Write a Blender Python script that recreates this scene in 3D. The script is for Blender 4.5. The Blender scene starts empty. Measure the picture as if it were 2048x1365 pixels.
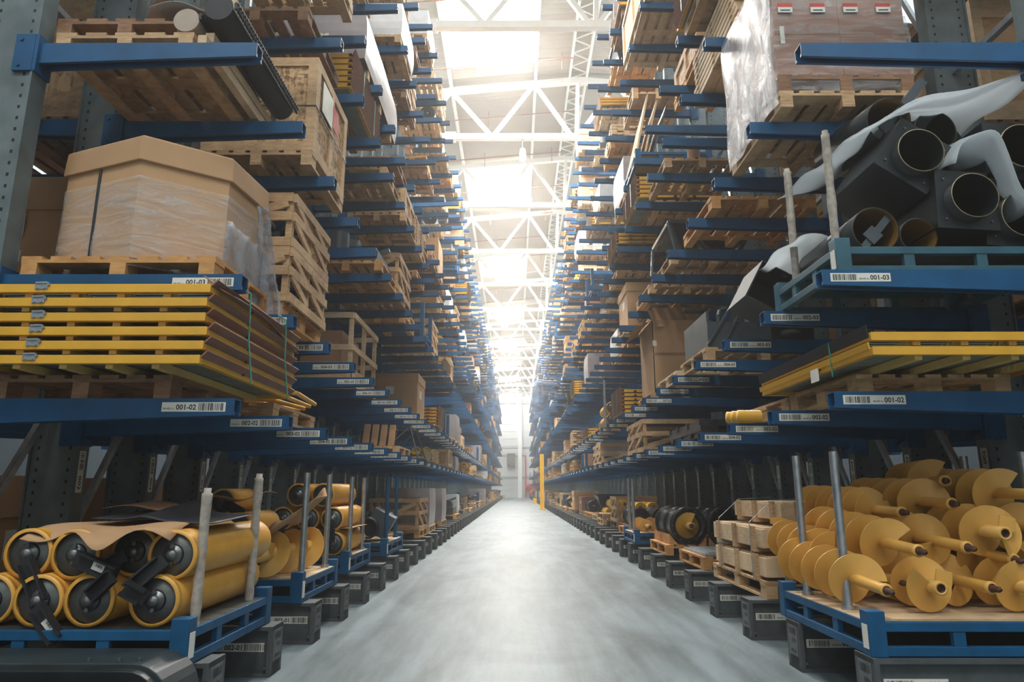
import bpy, math, random
from mathutils import Vector, Matrix
C = bpy.context.scene.collection
RND = random.Random(7)
PI = math.pi

# ------------------------------------------------------------------ materials
M = {}
def new_mat(name):
    m = bpy.data.materials.new(name); m.use_nodes = True
    nt = m.node_tree; b = nt.nodes['Principled BSDF']; M[name] = m
    return m, nt, b
def node(nt, t, **kw):
    n = nt.nodes.new(t)
    for k, v in kw.items():
        if k in n.inputs: n.inputs[k].default_value = v
        else: setattr(n, k, v)
    return n
def plain(name, col, rough=.5, metal=0., vary=.12, scale=6., bump=0., coat=0., rndv=0., spec=None):
    """paint / metal with slight procedural unevenness"""
    m, nt, b = new_mat(name)
    tc = node(nt, 'ShaderNodeTexCoord'); ns = node(nt, 'ShaderNodeTexNoise', Scale=scale, Detail=4.)
    nt.links.new(tc.outputs['Object'], ns.inputs['Vector'])
    rp = node(nt, 'ShaderNodeValToRGB')
    e = rp.color_ramp.elements
    e[0].position = .3; e[1].position = .7
    e[0].color = tuple(c*(1-vary) for c in col)+(1,); e[1].color = tuple(min(1, c*(1+vary)) for c in col)+(1,)
    nt.links.new(ns.outputs['Fac'], rp.inputs['Fac'])
    out = rp.outputs['Color']
    if rndv:
        oi = node(nt, 'ShaderNodeObjectInfo'); mr = node(nt, 'ShaderNodeMapRange')
        mr.inputs['To Min'].default_value = 1-rndv; mr.inputs['To Max'].default_value = 1+rndv
        nt.links.new(oi.outputs['Random'], mr.inputs['Value'])
        hs = node(nt, 'ShaderNodeHueSaturation')
        nt.links.new(mr.outputs['Result'], hs.inputs['Value']); nt.links.new(out, hs.inputs['Color']); out = hs.outputs['Color']
    nt.links.new(out, b.inputs['Base Color'])
    b.inputs['Roughness'].default_value = rough; b.inputs['Metallic'].default_value = metal
    if spec is not None: b.inputs['Specular IOR Level'].default_value = spec
    if coat: b.inputs['Coat Weight'].default_value = coat
    if bump:
        bp = node(nt, 'ShaderNodeBump', Strength=bump, Distance=.01); nt.links.new(ns.outputs['Fac'], bp.inputs['Height'])
        nt.links.new(bp.outputs['Normal'], b.inputs['Normal'])
    return m
def wood(name, dark, light, rough=.75, knots=True):
    m, nt, b = new_mat(name)
    tc = node(nt, 'ShaderNodeTexCoord'); oi = node(nt, 'ShaderNodeObjectInfo')
    ad = node(nt, 'ShaderNodeVectorMath', operation='ADD')
    nt.links.new(tc.outputs['Object'], ad.inputs[0]); nt.links.new(oi.outputs['Random'], ad.inputs[1])
    n1 = node(nt, 'ShaderNodeTexNoise', Scale=2.6, Detail=3.); nt.links.new(ad.outputs[0], n1.inputs['Vector'])
    mp = node(nt, 'ShaderNodeMapping'); mp.inputs['Scale'].default_value = (9, 9, 40)
    nt.links.new(ad.outputs[0], mp.inputs['Vector'])
    n2 = node(nt, 'ShaderNodeTexNoise', Scale=1.2, Detail=5., Roughness=.65); nt.links.new(mp.outputs[0], n2.inputs['Vector'])
    mx = node(nt, 'ShaderNodeMath', operation='ADD'); nt.links.new(n1.outputs['Fac'], mx.inputs[0]); nt.links.new(n2.outputs['Fac'], mx.inputs[1])
    a2 = node(nt, 'ShaderNodeMath', operation='MULTIPLY_ADD'); a2.inputs[1].default_value = .35
    nt.links.new(oi.outputs['Random'], a2.inputs[0]); nt.links.new(mx.outputs[0], a2.inputs[2])
    rp = node(nt, 'ShaderNodeValToRGB'); e = rp.color_ramp.elements
    e[0].position = .75; e[0].color = dark+(1,); e[1].position = 1.45/1.0 if False else 1.0; e[1].color = light+(1,)
    sc = node(nt, 'ShaderNodeMath', operation='MULTIPLY'); sc.inputs[1].default_value = .74
    nt.links.new(a2.outputs[0], sc.inputs[0]); nt.links.new(sc.outputs[0], rp.inputs['Fac'])
    e[0].position = .62; 
    nt.links.new(rp.outputs['Color'], b.inputs['Base Color']); b.inputs['Roughness'].default_value = rough
    bp = node(nt, 'ShaderNodeBump', Strength=.25, Distance=.004); nt.links.new(n2.outputs['Fac'], bp.inputs['Height'])
    nt.links.new(bp.outputs['Normal'], b.inputs['Normal'])
    return m
wood('pine', (.33, .19, .09), (.62, .41, .22))
wood('pine_pale', (.48, .33, .19), (.74, .55, .34))
wood('pine_brown', (.17, .085, .045), (.36, .20, .105))
wood('pine_orange', (.42, .19, .055), (.66, .35, .12))
plain('yellow', (.74, .395, .035), .42, vary=.07, rndv=.05)
plain('roller_yellow', (.70, .36, .06), .36, vary=.08, rndv=.06)
plain('yellow_pale', (.70, .39, .085), .40, vary=.08, rndv=.05)
plain('yellow_edge', (.72, .50, .16), .42, vary=.1)
plain('plywood_brown', (.25, .105, .062), .6, vary=.15, rndv=.12)
plain('blue_arm', (.006, .078, .19), .42, vary=.14, rndv=.12, spec=.38)
plain('blue_stillage', (.006, .080, .185), .5, vary=.2, rndv=.1, spec=.3)
plain('teal_stillage', (.03, .115, .155), .5, vary=.2, rndv=.1)
plain('galvanised', (.42, .46, .49), .36, .75, vary=.18, scale=14)
plain('steel_dark', (.16, .17, .17), .36, .7, vary=.2, scale=12)
plain('steel_disc', (.13, .14, .135), .38, .55, vary=.22, scale=9)
plain('black_paint', (.012, .014, .018), .33, vary=.3, coat=.2)
plain('black_matte', (.016, .017, .02), .6, vary=.3)
plain('duct_black', (.014, .019, .022), .40, vary=.25)
plain('amber_reflection', (.22, .12, .02), .5)  # amber light reflected inside the tubes, put into the colour
plain('boom_grey', (.026, .038, .042), .45, vary=.2)
plain('graphite', (.05, .068, .08), .42, vary=.18, coat=.1)
plain('base_grey', (.075, .088, .092), .6, vary=.2, scale=9)
plain('base_end', (.13, .145, .15), .6, vary=.22, scale=12)
plain('cardboard', (.50, .30, .155), .78, vary=.07, scale=3., rndv=.07)
plain('cardboard_dark', (.34, .19, .105), .78, vary=.12, scale=3., rndv=.07)
plain('carton_red', (.33, .155, .095), .62, vary=.09, scale=2.5)
plain('carton_edge', (.30, .17, .09), .8)
plain('label_white', (.74, .74, .66), .55, vary=.05)
plain('label_ink', (.012, .012, .014), .6, vary=.05)
plain('label_red', (.55, .06, .05), .55)
plain('paper', (.72, .70, .64), .8, vary=.06)
plain('wrapped_post', (.38, .34, .29), .8, vary=.25, scale=22, bump=.5)
plain('strap_green', (.02, .22, .16), .35)
plain('strap_black', (.012, .012, .014), .4)
plain('tyre', (.018, .018, .02), .7)
plain('white_steel', (.86, .85, .80), .5, vary=.03)
plain('roof_sheet', (.45, .43, .385), .55, vary=.04, scale=1.)
plain('side_wall', (.42, .47, .50), .6, vary=.05)
plain('wall_shade', (.03, .042, .05), .6)  # darkness behind the lower racks, painted as a near-black wall colour
plain('wall_panel', (.62, .62, .60), .5, vary=.03)
plain('red_paint', (.55, .035, .03), .4)
plain('pipe_red', (.30, .13, .09), .5)
plain('guard_yellow', (.95, .50, .01), .4)
plain('rust', (.10, .045, .03), .75, vary=.4, scale=30)
plain('grey_wrap', (.36, .33, .34), .32, vary=.12, scale=4., rndv=.12)
plain('white_wrap', (.68, .69, .70), .28, vary=.12, scale=4.)
plain('kraft', (.42, .34, .27), .7, vary=.12, bump=.3)
plain('plastic_bag', (.55, .55, .58), .3, vary=.2, scale=10., bump=.6)
plain('dark_sheet', (.035, .036, .042), .42, vary=.3, scale=5.)
plain('mesh_grey', (.22, .26, .23), .45, .3, vary=.15)
plain('foam', (.72, .76, .78), .65, vary=.05, scale=3., bump=.15)
def translucent(name, amt, col):
    m = M[name]; nt = m.node_tree; b = nt.nodes['Principled BSDF']; out = nt.nodes['Material Output']
    tr = node(nt, 'ShaderNodeBsdfTranslucent'); tr.inputs['Color'].default_value = col+(1,); mx = node(nt, 'ShaderNodeMixShader'); mx.inputs[0].default_value = amt
    nt.links.new(b.outputs[0], mx.inputs[1]); nt.links.new(tr.outputs[0], mx.inputs[2]); nt.links.new(mx.outputs[0], out.inputs['Surface'])
translucent('foam', .6, (.86, .90, .92))
def osb():
    m, nt, b = new_mat('osb')
    tc = node(nt, 'ShaderNodeTexCoord'); cols = []
    for i, s in enumerate(((34, 34, 12), (11, 13, 34))):
        mp = node(nt, 'ShaderNodeMapping'); mp.inputs['Scale'].default_value = s; mp.inputs['Rotation'].default_value = (.5*i, .7-i, .4)
        nt.links.new(tc.outputs['Object'], mp.inputs['Vector'])
        v = node(nt, 'ShaderNodeTexVoronoi', Scale=1.0); nt.links.new(mp.outputs[0], v.inputs['Vector'])
        cols.append(v.outputs['Color'])
    mx = node(nt, 'ShaderNodeMix', data_type='RGBA'); mx.inputs['Factor'].default_value = .5
    nt.links.new(cols[0], mx.inputs[6]); nt.links.new(cols[1], mx.inputs[7])
    rp = node(nt, 'ShaderNodeValToRGB'); e = rp.color_ramp.elements
    e[0].position = .28; e[0].color = (.20, .10, .04, 1); e[1].position = .62; e[1].color = (.62, .40, .20, 1)
    nt.links.new(mx.outputs[2], rp.inputs['Fac']); nt.links.new(rp.outputs['Color'], b.inputs['Base Color']); b.inputs['Roughness'].default_value = .7
osb()
def film(name, amt, tint, scale, rgh=.2):
    """stretch film: mostly clear with milky glossy streaks"""
    m, nt, b = new_mat(name)
    b.inputs['Base Color'].default_value = tint+(1,); b.inputs['Roughness'].default_value = rgh; b.inputs['Specular IOR Level'].default_value = .6
    tc = node(nt, 'ShaderNodeTexCoord'); mp = node(nt, 'ShaderNodeMapping'); mp.inputs['Scale'].default_value = scale
    mp.inputs['Rotation'].default_value = (.12, .1, .15)
    nt.links.new(tc.outputs['Object'], mp.inputs['Vector'])
    ns = node(nt, 'ShaderNodeTexNoise', Scale=1., Detail=7., Roughness=.7, Distortion=1.2); nt.links.new(mp.outputs[0], ns.inputs['Vector'])
    rp = node(nt, 'ShaderNodeValToRGB'); e = rp.color_ramp.elements
    e[0].position = .40; e[0].color = (amt*.18,)*3+(1,); e[1].position = .72; e[1].color = (amt,)*3+(1,)
    nt.links.new(ns.outputs['Fac'], rp.inputs['Fac']); nt.links.new(rp.outputs['Color'], b.inputs['Alpha'])
    bp = node(nt, 'ShaderNodeBump', Strength=.7, Distance=.02); nt.links.new(ns.outputs['Fac'], bp.inputs['Height']); nt.links.new(bp.outputs['Normal'], b.inputs['Normal'])
film('film', .55, (.72, .72, .70), (2.2, 2.2, 11))
film('film_white', .85, (.46, .48, .52), (5, 5, 3), .36)
def post_mat():
    """rack upright: grey-green paint with two rows of square punched holes on the webs"""
    m, nt, b = new_mat('upright_grey')
    tc = node(nt, 'ShaderNodeTexCoord'); sx = node(nt, 'ShaderNodeSeparateXYZ'); nt.links.new(tc.outputs['Object'], sx.inputs[0])
    def mth(op, a, bb=None, c=None):
        n = node(nt, 'ShaderNodeMath', operation=op)
        for i, v in enumerate((a, bb, c)):
            if v is None: continue
            if isinstance(v, (int, float)): n.inputs[i].default_value = v
            else: nt.links.new(v, n.inputs[i])
        return n.outputs[0]
    ax = mth('ABSOLUTE', sx.outputs['X'])
    hx = mth('LESS_THAN', mth('ABSOLUTE', mth('SUBTRACT', ax, .115)), .009)
    hz = mth('LESS_THAN', mth('ABSOLUTE', mth('SUBTRACT', mth('FRACT', mth('MULTIPLY', sx.outputs['Z'], 12.5)), .5)), .15)
    hy = mth('GREATER_THAN', mth('ABSOLUTE', sx.outputs['Y']), .054)
    hole = mth('MULTIPLY', mth('MULTIPLY', hx, hz), hy)
    ns = node(nt, 'ShaderNodeTexNoise', Scale=5., Detail=5.); nt.links.new(tc.outputs['Object'], ns.inputs['Vector'])
    rp = node(nt, 'ShaderNodeValToRGB'); e = rp.color_ramp.elements
    e[0].position = .3; e[0].color = (.095, .125, .13, 1); e[1].position = .7; e[1].color = (.16, .20, .21, 1)
    nt.links.new(ns.outputs['Fac'], rp.inputs['Fac'])
    mx = node(nt, 'ShaderNodeMix', data_type='RGBA'); nt.links.new(hole, mx.inputs['Factor'])
    nt.links.new(rp.outputs['Color'], mx.inputs[6]); mx.inputs[7].default_value = (.006, .007, .008, 1)
    nt.links.new(mx.outputs[2], b.inputs['Base Color']); b.inputs['Roughness'].default_value = .5; b.inputs['Metallic'].default_value = .15
post_mat()
def floor_mat():
    m, nt, b = new_mat('polished_concrete')
    tc = node(nt, 'ShaderNodeTexCoord')
    def nz(scale, sc, det=6., dist=0.):
        mp = node(nt, 'ShaderNodeMapping'); mp.inputs['Scale'].default_value = sc; nt.links.new(tc.outputs['Object'], mp.inputs['Vector'])
        n = node(nt, 'ShaderNodeTexNoise', Scale=scale, Detail=det, Roughness=.62, Distortion=dist); nt.links.new(mp.outputs[0], n.inputs['Vector']); return n.outputs['Fac']
    a = nz(1.1, (1, .4, 1), 9, 1.0); c = nz(6., (1, .1, 1), 6); d = nz(40., (1, 1, 1), 3)
    s1 = node(nt, 'ShaderNodeMath', operation='ADD'); nt.links.new(a, s1.inputs[0]); nt.links.new(c, s1.inputs[1])
    s2 = node(nt, 'ShaderNodeMath', operation='MULTIPLY_ADD'); s2.inputs[1].default_value = .25; nt.links.new(d, s2.inputs[0]); nt.links.new(s1.outputs[0], s2.inputs[2])
    s3 = node(nt, 'ShaderNodeMath', operation='MULTIPLY'); s3.inputs[1].default_value = .5; nt.links.new(s2.outputs[0], s3.inputs[0])
    rp = node(nt, 'ShaderNodeValToRGB'); e = rp.color_ramp.elements
    e[0].position = .44; e[0].color = (.068, .092, .100, 1); e[1].position = .66; e[1].color = (.185, .235, .258, 1)
    k = rp.color_ramp.elements.new(.55); k.color = (.125, .16, .173, 1)
    nt.links.new(s3.outputs[0], rp.inputs['Fac'])
    # thin scratches
    w = node(nt, 'ShaderNodeTexVoronoi', feature='DISTANCE_TO_EDGE', Scale=.55); mp = node(nt, 'ShaderNodeMapping'); mp.inputs['Scale'].default_value = (1.6, .3, 1); mp.inputs['Rotation'].default_value = (0, 0, .3)
    nt.links.new(tc.outputs['Object'], mp.inputs['Vector']); nt.links.new(mp.outputs[0], w.inputs['Vector'])
    lt = node(nt, 'ShaderNodeMath', operation='LESS_THAN'); lt.inputs[1].default_value = .0022; nt.links.new(w.outputs['Distance'], lt.inputs[0])
    ml = node(nt, 'ShaderNodeMath', operation='MULTIPLY'); ml.inputs[1].default_value = .3; nt.links.new(lt.outputs[0], ml.inputs[0])
    mx = node(nt, 'ShaderNodeMix', data_type='RGBA'); nt.links.new(ml.outputs[0], mx.inputs['Factor']); nt.links.new(rp.outputs['Color'], mx.inputs[6]); mx.inputs[7].default_value = (.12, .13, .13, 1)
    nt.links.new(mx.outputs[2], b.inputs['Base Color'])
    rr = node(nt, 'ShaderNodeMapRange'); rr.inputs['To Min'].default_value = .36; rr.inputs['To Max'].default_value = .56
    nt.links.new(c, rr.inputs['Value']); nt.links.new(rr.outputs['Result'], b.inputs['Roughness'])
floor_mat()
def emit(name, col, s):
    m, nt, b = new_mat(name)
    b.inputs['Base Color'].default_value = col+(1,); b.inputs['Emission Color'].default_value = col+(1,); b.inputs['Emission Strength'].default_value = s
emit('sky_pane', (1., .985, .95), 9.)
emit('lamp_glow', (1., .97, .9), 25.)

# ------------------------------------------------------------------ mesh building
class MB:
    def __init__(s): s.v = []; s.f = []; s.mi = []; s.cur = 0; s.sm = []
    def mat(s, i): s.cur = i; return s
    def add(s, vs, fs, smooth=False):
        o = len(s.v); s.v += [tuple(p) for p in vs]
        for f in fs: s.f.append(tuple(i+o for i in f)); s.mi.append(s.cur); s.sm.append(smooth)
        return s
    def box(s, x0, x1, y0, y1, z0, z1):
        return s.add([(x0,y0,z0),(x1,y0,z0),(x1,y1,z0),(x0,y1,z0),(x0,y0,z1),(x1,y0,z1),(x1,y1,z1),(x0,y1,z1)],
              [(0,3,2,1),(4,5,6,7),(0,1,5,4),(1,2,6,5),(2,3,7,6),(3,0,4,7)])
    def cbox(s, c, d): return s.box(c[0]-d[0]/2, c[0]+d[0]/2, c[1]-d[1]/2, c[1]+d[1]/2, c[2]-d[2]/2, c[2]+d[2]/2)
    def frame(s, p, q, up=(0,0,1)):
        p = Vector(p); q = Vector(q); d = (q-p).normalized(); u = Vector(up)
        if abs(d.dot(u)) > .98: u = Vector((1,0,0))
        r = d.cross(u).normalized(); return p, q, r, r.cross(d).normalized()
    def bar(s, p, q, w, h, up=(0,0,1), w2=None, h2=None):
        p, q, r, u = s.frame(p, q, up); vs = []
        for c, a, b in ((p, w, h), (q, w2 or w, h2 or h)):
            vs += [c-r*a/2-u*b/2, c+r*a/2-u*b/2, c+r*a/2+u*b/2, c-r*a/2+u*b/2]
        return s.add(vs, [(0,1,2,3)[::-1],(4,5,6,7),(0,1,5,4),(1,2,6,5),(2,3,7,6),(3,0,4,7)][::1])
    def prof(s, p, q, poly, up=(0,0,1), cap=True, sc2=1.0):
        """extrude a 2-D outline (r,u) from p to q"""
        p, q, r, u = s.frame(p, q, up); n = len(poly); vs = [p+r*a+u*b for a, b in poly]+[q+r*a*sc2+u*b*sc2 for a, b in poly]
        fs = [(i, (i+1)%n, n+(i+1)%n, n+i) for i in range(n)]
        if cap: fs += [tuple(range(n))[::-1], tuple(range(n, 2*n))]
        return s.add(vs, fs)
    def cyl(s, p, q, r, n=16, r2=None, cap=True):
        p, q, a, u = s.frame(p, q); r2 = r if r2 is None else r2
        vs = [c+(a*math.cos(2*PI*i/n)+u*math.sin(2*PI*i/n))*R for c, R in ((p, r), (q, r2)) for i in range(n)]
        s.add(vs, [(i, (i+1)%n, n+(i+1)%n, n+i) for i in range(n)], True)
        if cap:
            s.add(vs, [tuple(range(n))[::-1], tuple(range(n, 2*n))])
        return s
    def lathe(s, p, q, prof, n=24):
        """prof: list of (t along axis in metres from p, radius)"""
        p, q, a, u = s.frame(p, q); d = (q-p).normalized(); vs = []; fs = []
        for t, R in prof:
            vs += [p+d*t+(a*math.cos(2*PI*i/n)+u*math.sin(2*PI*i/n))*R for i in range(n)]
        for k in range(len(prof)-1):
            o = k*n
            fs += [(o+i, o+(i+1)%n, o+n+(i+1)%n, o+n+i) for i in range(n)]
        return s.add(vs, fs, True)
    def tube(s, p, q, ro, ri, n=24):
        L = (Vector(q)-Vector(p)).length
        return s.lathe(p, q, [(0, ri), (0, ro), (L, ro), (L, ri), (0, ri)], n)
    def path(s, pts, r, n=8):
        for a, b in zip(pts[:-1], pts[1:]): s.cyl(a, b, r, n)
        return s
    def grid(s, fn, nu, nv, thick=.003, smooth=True):
        """sheet with thickness: fn(u,v)->point"""
        P = [[Vector(fn(i/nu, j/nv)) for j in range(nv+1)] for i in range(nu+1)]; N = [[None]*(nv+1) for _ in range(nu+1)]
        for i in range(nu+1):
            for j in range(nv+1):
                a = P[min(i+1,nu)][j]-P[max(i-1,0)][j]; b = P[i][min(j+1,nv)]-P[i][max(j-1,0)]
                k = a.cross(b); N[i][j] = k.normalized() if k.length > 1e-9 else Vector((0,0,1))
        W = nv+1; n = (nu+1)*W
        vs = [P[i][j] for i in range(nu+1) for j in range(W)]+[P[i][j]-N[i][j]*thick for i in range(nu+1) for j in range(W)]
        fs = []
        for i in range(nu):
            for j in range(nv):
                q = (i*W+j, (i+1)*W+j, (i+1)*W+j+1, i*W+j+1); fs += [q, tuple(n+k for k in q[::-1])]
        for i in range(nu):
            fs += [(i*W, n+i*W, n+(i+1)*W, (i+1)*W), (i*W+nv, (i+1)*W+nv, n+(i+1)*W+nv, n+i*W+nv)]
        for j in range(nv):
            fs += [(j, j+1, n+j+1, n+j), (nu*W+j, n+nu*W+j, n+nu*W+j+1, nu*W+j+1)]
        return s.add(vs, fs, smooth)
    def merge(s, o, T=None, mm=None):
        b = len(s.v); s.v += [tuple(T @ Vector(p)) if T else p for p in o.v]
        s.f += [tuple(i+b for i in f) for f in o.f]; s.mi += [mm[i] if mm else i for i in o.mi]; s.sm += o.sm
        return s
    def mesh(s, name, mats):
        me = bpy.data.meshes.new(name); me.from_pydata(s.v, [], s.f)
        for m in (mats if isinstance(mats, (list, tuple)) else [mats]): me.materials.append(M[m])
        me.polygons.foreach_set('material_index', s.mi); me.polygons.foreach_set('use_smooth', s.sm); me.update()
        return me
    def build(s, name, mats, parent=None, loc=None, bevel=0):
        o = bpy.data.objects.new(name, s.mesh(name, mats)); C.objects.link(o)
        if parent: o.parent = parent
        if loc is not None: o.location = loc
        if bevel:
            b = o.modifiers.new('bevel', 'BEVEL'); b.width = bevel; b.segments = 2; b.limit_method = 'ANGLE'; b.angle_limit = .7
        return o
def tag(o, label=None, cat=None, group=None, kind=None):
    if label: o['label'] = label
    if cat: o['category'] = cat
    if group: o['group'] = group
    if kind: o['kind'] = kind
    return o
def thing(name, label, cat, loc=(0,0,0), rz=0, group=None):
    o = bpy.data.objects.new(name, None); C.objects.link(o); o.location = loc; o.rotation_euler = (0,0,rz); o.empty_display_size = .1
    return tag(o, label, cat, group)
def link_mesh(name, me, parent=None, loc=(0,0,0)):
    o = bpy.data.objects.new(name, me); C.objects.link(o); o.location = loc
    if parent: o.parent = parent
    return o
def copy_tree(o, parent=None):
    c = o.copy(); C.objects.link(c)
    if parent: c.parent = parent
    for ch in list(o.children): copy_tree(ch, c)
    return c
ONES = ['', 'first','second','third','fourth','fifth','sixth','seventh','eighth','ninth','tenth','eleventh','twelfth','thirteenth','fourteenth','fifteenth','sixteenth','seventeenth','eighteenth','nineteenth']
TENS = ['','','twenty','thirty','forty','fifty','sixty','seventy','eighty','ninety']
TENTH = ['','','twentieth','thirtieth','fortieth','fiftieth','sixtieth','seventieth','eightieth','ninetieth']
def ordinal(n):
    if n < 20: return ONES[n]
    if n > 99: return 'last'
    return TENTH[n//10] if n % 10 == 0 else TENS[n//10]+'-'+ONES[n%10]

# text as mesh data (for the location labels)
_tc = {}
def text_mb(txt, size):
    k = txt
    if k not in _tc:
        cu = bpy.data.curves.new('t', 'FONT'); cu.body = txt; cu.size = 1.; cu.resolution_u = 2; cu.offset = .022
        o = bpy.data.objects.new('t', cu); C.objects.link(o)
        dg = bpy.context.evaluated_depsgraph_get(); me = o.evaluated_get(dg).to_mesh()
        vs = [tuple(v.co) for v in me.vertices]; fs = [tuple(p.vertices) for p in me.polygons]
        o.evaluated_get(dg).to_mesh_clear(); bpy.data.objects.remove(o); bpy.data.curves.remove(cu)
        x0 = min(v[0] for v in vs); x1 = max(v[0] for v in vs); y0 = min(v[1] for v in vs); y1 = max(v[1] for v in vs)
        _tc[k] = ([(v[0]-x0, v[1]-y0, 0) for v in vs], fs, x1-x0, y1-y0)
    return _tc[k]
def label_mb(w, h, items, seed=0):
    """label in its own plane: u right, v up, facing +n; items: ('t',text,u0,u1,v0,v1) or ('b',u0,u1,v0,v1)"""
    mb = MB(); mb.mat(0).box(0, w, 0, h, -.0015, .001); r = random.Random(seed); mb.mat(1)
    for it in items:
        if it[0] == 't':
            vs, fs, tw, th = text_mb(it[1], 1); _, _, u0, u1, v0, v1 = it
            mb.add([(u0+x/tw*(u1-u0), v0+y/th*(v1-v0), .0016) for x, y, z in vs], fs)
        else:
            _, u0, u1, v0, v1 = it; u = u0
            while u < u1:
                bw = r.choice((.0022, .004, .0065)); e = min(u+bw, u1)
                mb.add([(u, v0, .0016), (e, v0, .0016), (e, v1, .0016), (u, v1, .0016)], [(0,1,2,3)]); u += bw+r.choice((.0022, .004, .006))
    return mb
def put_label(mb, name, parent, origin, u, v, mats=('label_white','label_ink')):
    u = Vector(u).normalized(); v = Vector(v).normalized(); n = u.cross(v); o = Vector(origin)
    T = Matrix(((u.x,v.x,n.x,o.x),(u.y,v.y,n.y,o.y),(u.z,v.z,n.z,o.z),(0,0,0,1)))
    m2 = MB(); m2.merge(mb, T); return m2.build(name, list(mats), parent)

# ------------------------------------------------------------------ the hall
def struct(mb, name, mat, label=None, cat=None):
    o = mb.build(name, mat); o['kind'] = 'structure'
    return tag(o, label, cat)
Y0, Y1, XW = -9., 105., 10.
struct(MB().box(-XW, XW, Y0, Y1, -.2, 0), 'floor', 'polished_concrete', 'smooth grey polished concrete floor of the warehouse aisle', 'floor')
def roofz(x): return 15.42+(x+2.3)*.092 if x < 2.3 else 15.845-(x-2.3)*.092
SKY = [(17.1+12*k, 21.3+12*k) for k in range(-2, 8)]
SX = (-2.2, .68)
# corrugated roof sheet with openings for the skylights
mb = MB()
def rib_strip(x0, x1, ya, yb):
    n = max(2, int(round((yb-ya)/.125))); ys = [ya+(yb-ya)*i/n for i in range(n+1)]; vs = []; fs = []
    for i, y in enumerate(ys):
        dz = .29+(.075 if i % 2 else 0)
        vs += [(x0, y, roofz(x0)+dz), (x1, y, roofz(x1)+dz)]
    fs = [(2*i, 2*i+2, 2*i+3, 2*i+1) for i in range(n)]
    mb.add(vs, fs)
rib_strip(-XW, SX[0], Y0, Y1); rib_strip(SX[1], 2.3, Y0, Y1); rib_strip(2.3, XW, Y0, Y1)
e = Y0
for a, b in SKY:
    rib_strip(*SX, e, a); e = b
rib_strip(*SX, e, Y1)
struct(mb, 'ceiling', 'roof_sheet', 'white ribbed steel roof sheeting above the aisle', 'roof')
mb = MB().mat(1).box(-XW-.2, -XW, Y0, Y1, 0, 6.4).mat(0).box(-XW-.2, -XW, Y0, Y1, 6.4, 15.2)  # lower part of the wall coloured dark to stand in for shade
struct(mb, 'wall_left', ['side_wall', 'wall_shade'], 'pale outer wall behind the left rack', 'wall')
struct(MB().mat(1).box(XW, XW+.2, Y0, Y1, 0, 6.4).mat(0).box(XW, XW+.2, Y0, Y1, 6.4, 15.6), 'wall_right', ['side_wall', 'wall_shade'], 'pale outer wall behind the right rack', 'wall')
mb = MB().box(-XW, XW, Y1, Y1+.2, 0, 16.1)
for z in [1.1*i for i in range(1, 15)]: mb.box(-XW, XW, Y1-.03, Y1, z-.02, z+.02)
struct(mb, 'wall_back', 'wall_panel', 'white panelled end wall at the far end of the aisle', 'wall')
struct(MB().box(-XW, XW, Y0-.2, Y0, 0, 16.1), 'wall_front', 'wall_panel', 'pale wall behind the viewer', 'wall')
for i, (a, b) in enumerate(SKY):
    w = thing('window_%d' % (i+1), 'bright rectangular skylight in the white roof, %s from the camera' % ordinal(max(1, i-1)), 'skylight', (0,0,0)); w['kind'] = 'structure'
    z0, z1 = roofz(SX[0])+.36, roofz(SX[1])+.36
    MB().add([(SX[0],a,z0),(SX[1],a,z1),(SX[1],b,z1),(SX[0],b,z0)], [(0,1,2,3)]).build('pane', 'sky_pane', w)
    f = MB()
    for y in (a, b): f.bar((SX[0], y, z0-.06), (SX[1], y, z1-.06), .1, .2)
    for x, z in ((SX[0], z0), (SX[1], z1)): f.bar((x, a, z-.06), (x, b, z-.06), .1, .2)
    for k in (1, 2): y = a+(b-a)*k/3; f.bar((SX[0], y, z0-.03), (SX[1], y, z1-.03), .05, .05)
    f.build('frame', 'white_steel', w)
for i, x in enumerate((-8.4, -5.35, -2.3, .76, 2.0, 2.62, 4.6, 7.6)):
    mb = MB().bar((x, Y0, roofz(x)+.15), (x, Y1, roofz(x)+.15), .10 if i not in (4, 5) else .07, .22)
    if i == 4:
        for k in range(int((Y1-Y0)/.75)):
            y = Y0+.75*k; mb.bar((x, y, roofz(x)+.2), (2.62, y+.375, roofz(2.62)+.2), .04, .04); mb.bar((2.62, y+.375, roofz(2.62)+.2), (x, y+.75, roofz(x)+.2), .04, .04)
    o = struct(mb, 'trim_%d' % (i+1), 'white_steel', 'white roof purlin running the length of the hall, %s from the left' % ordinal(i+1), 'purlin')
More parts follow.
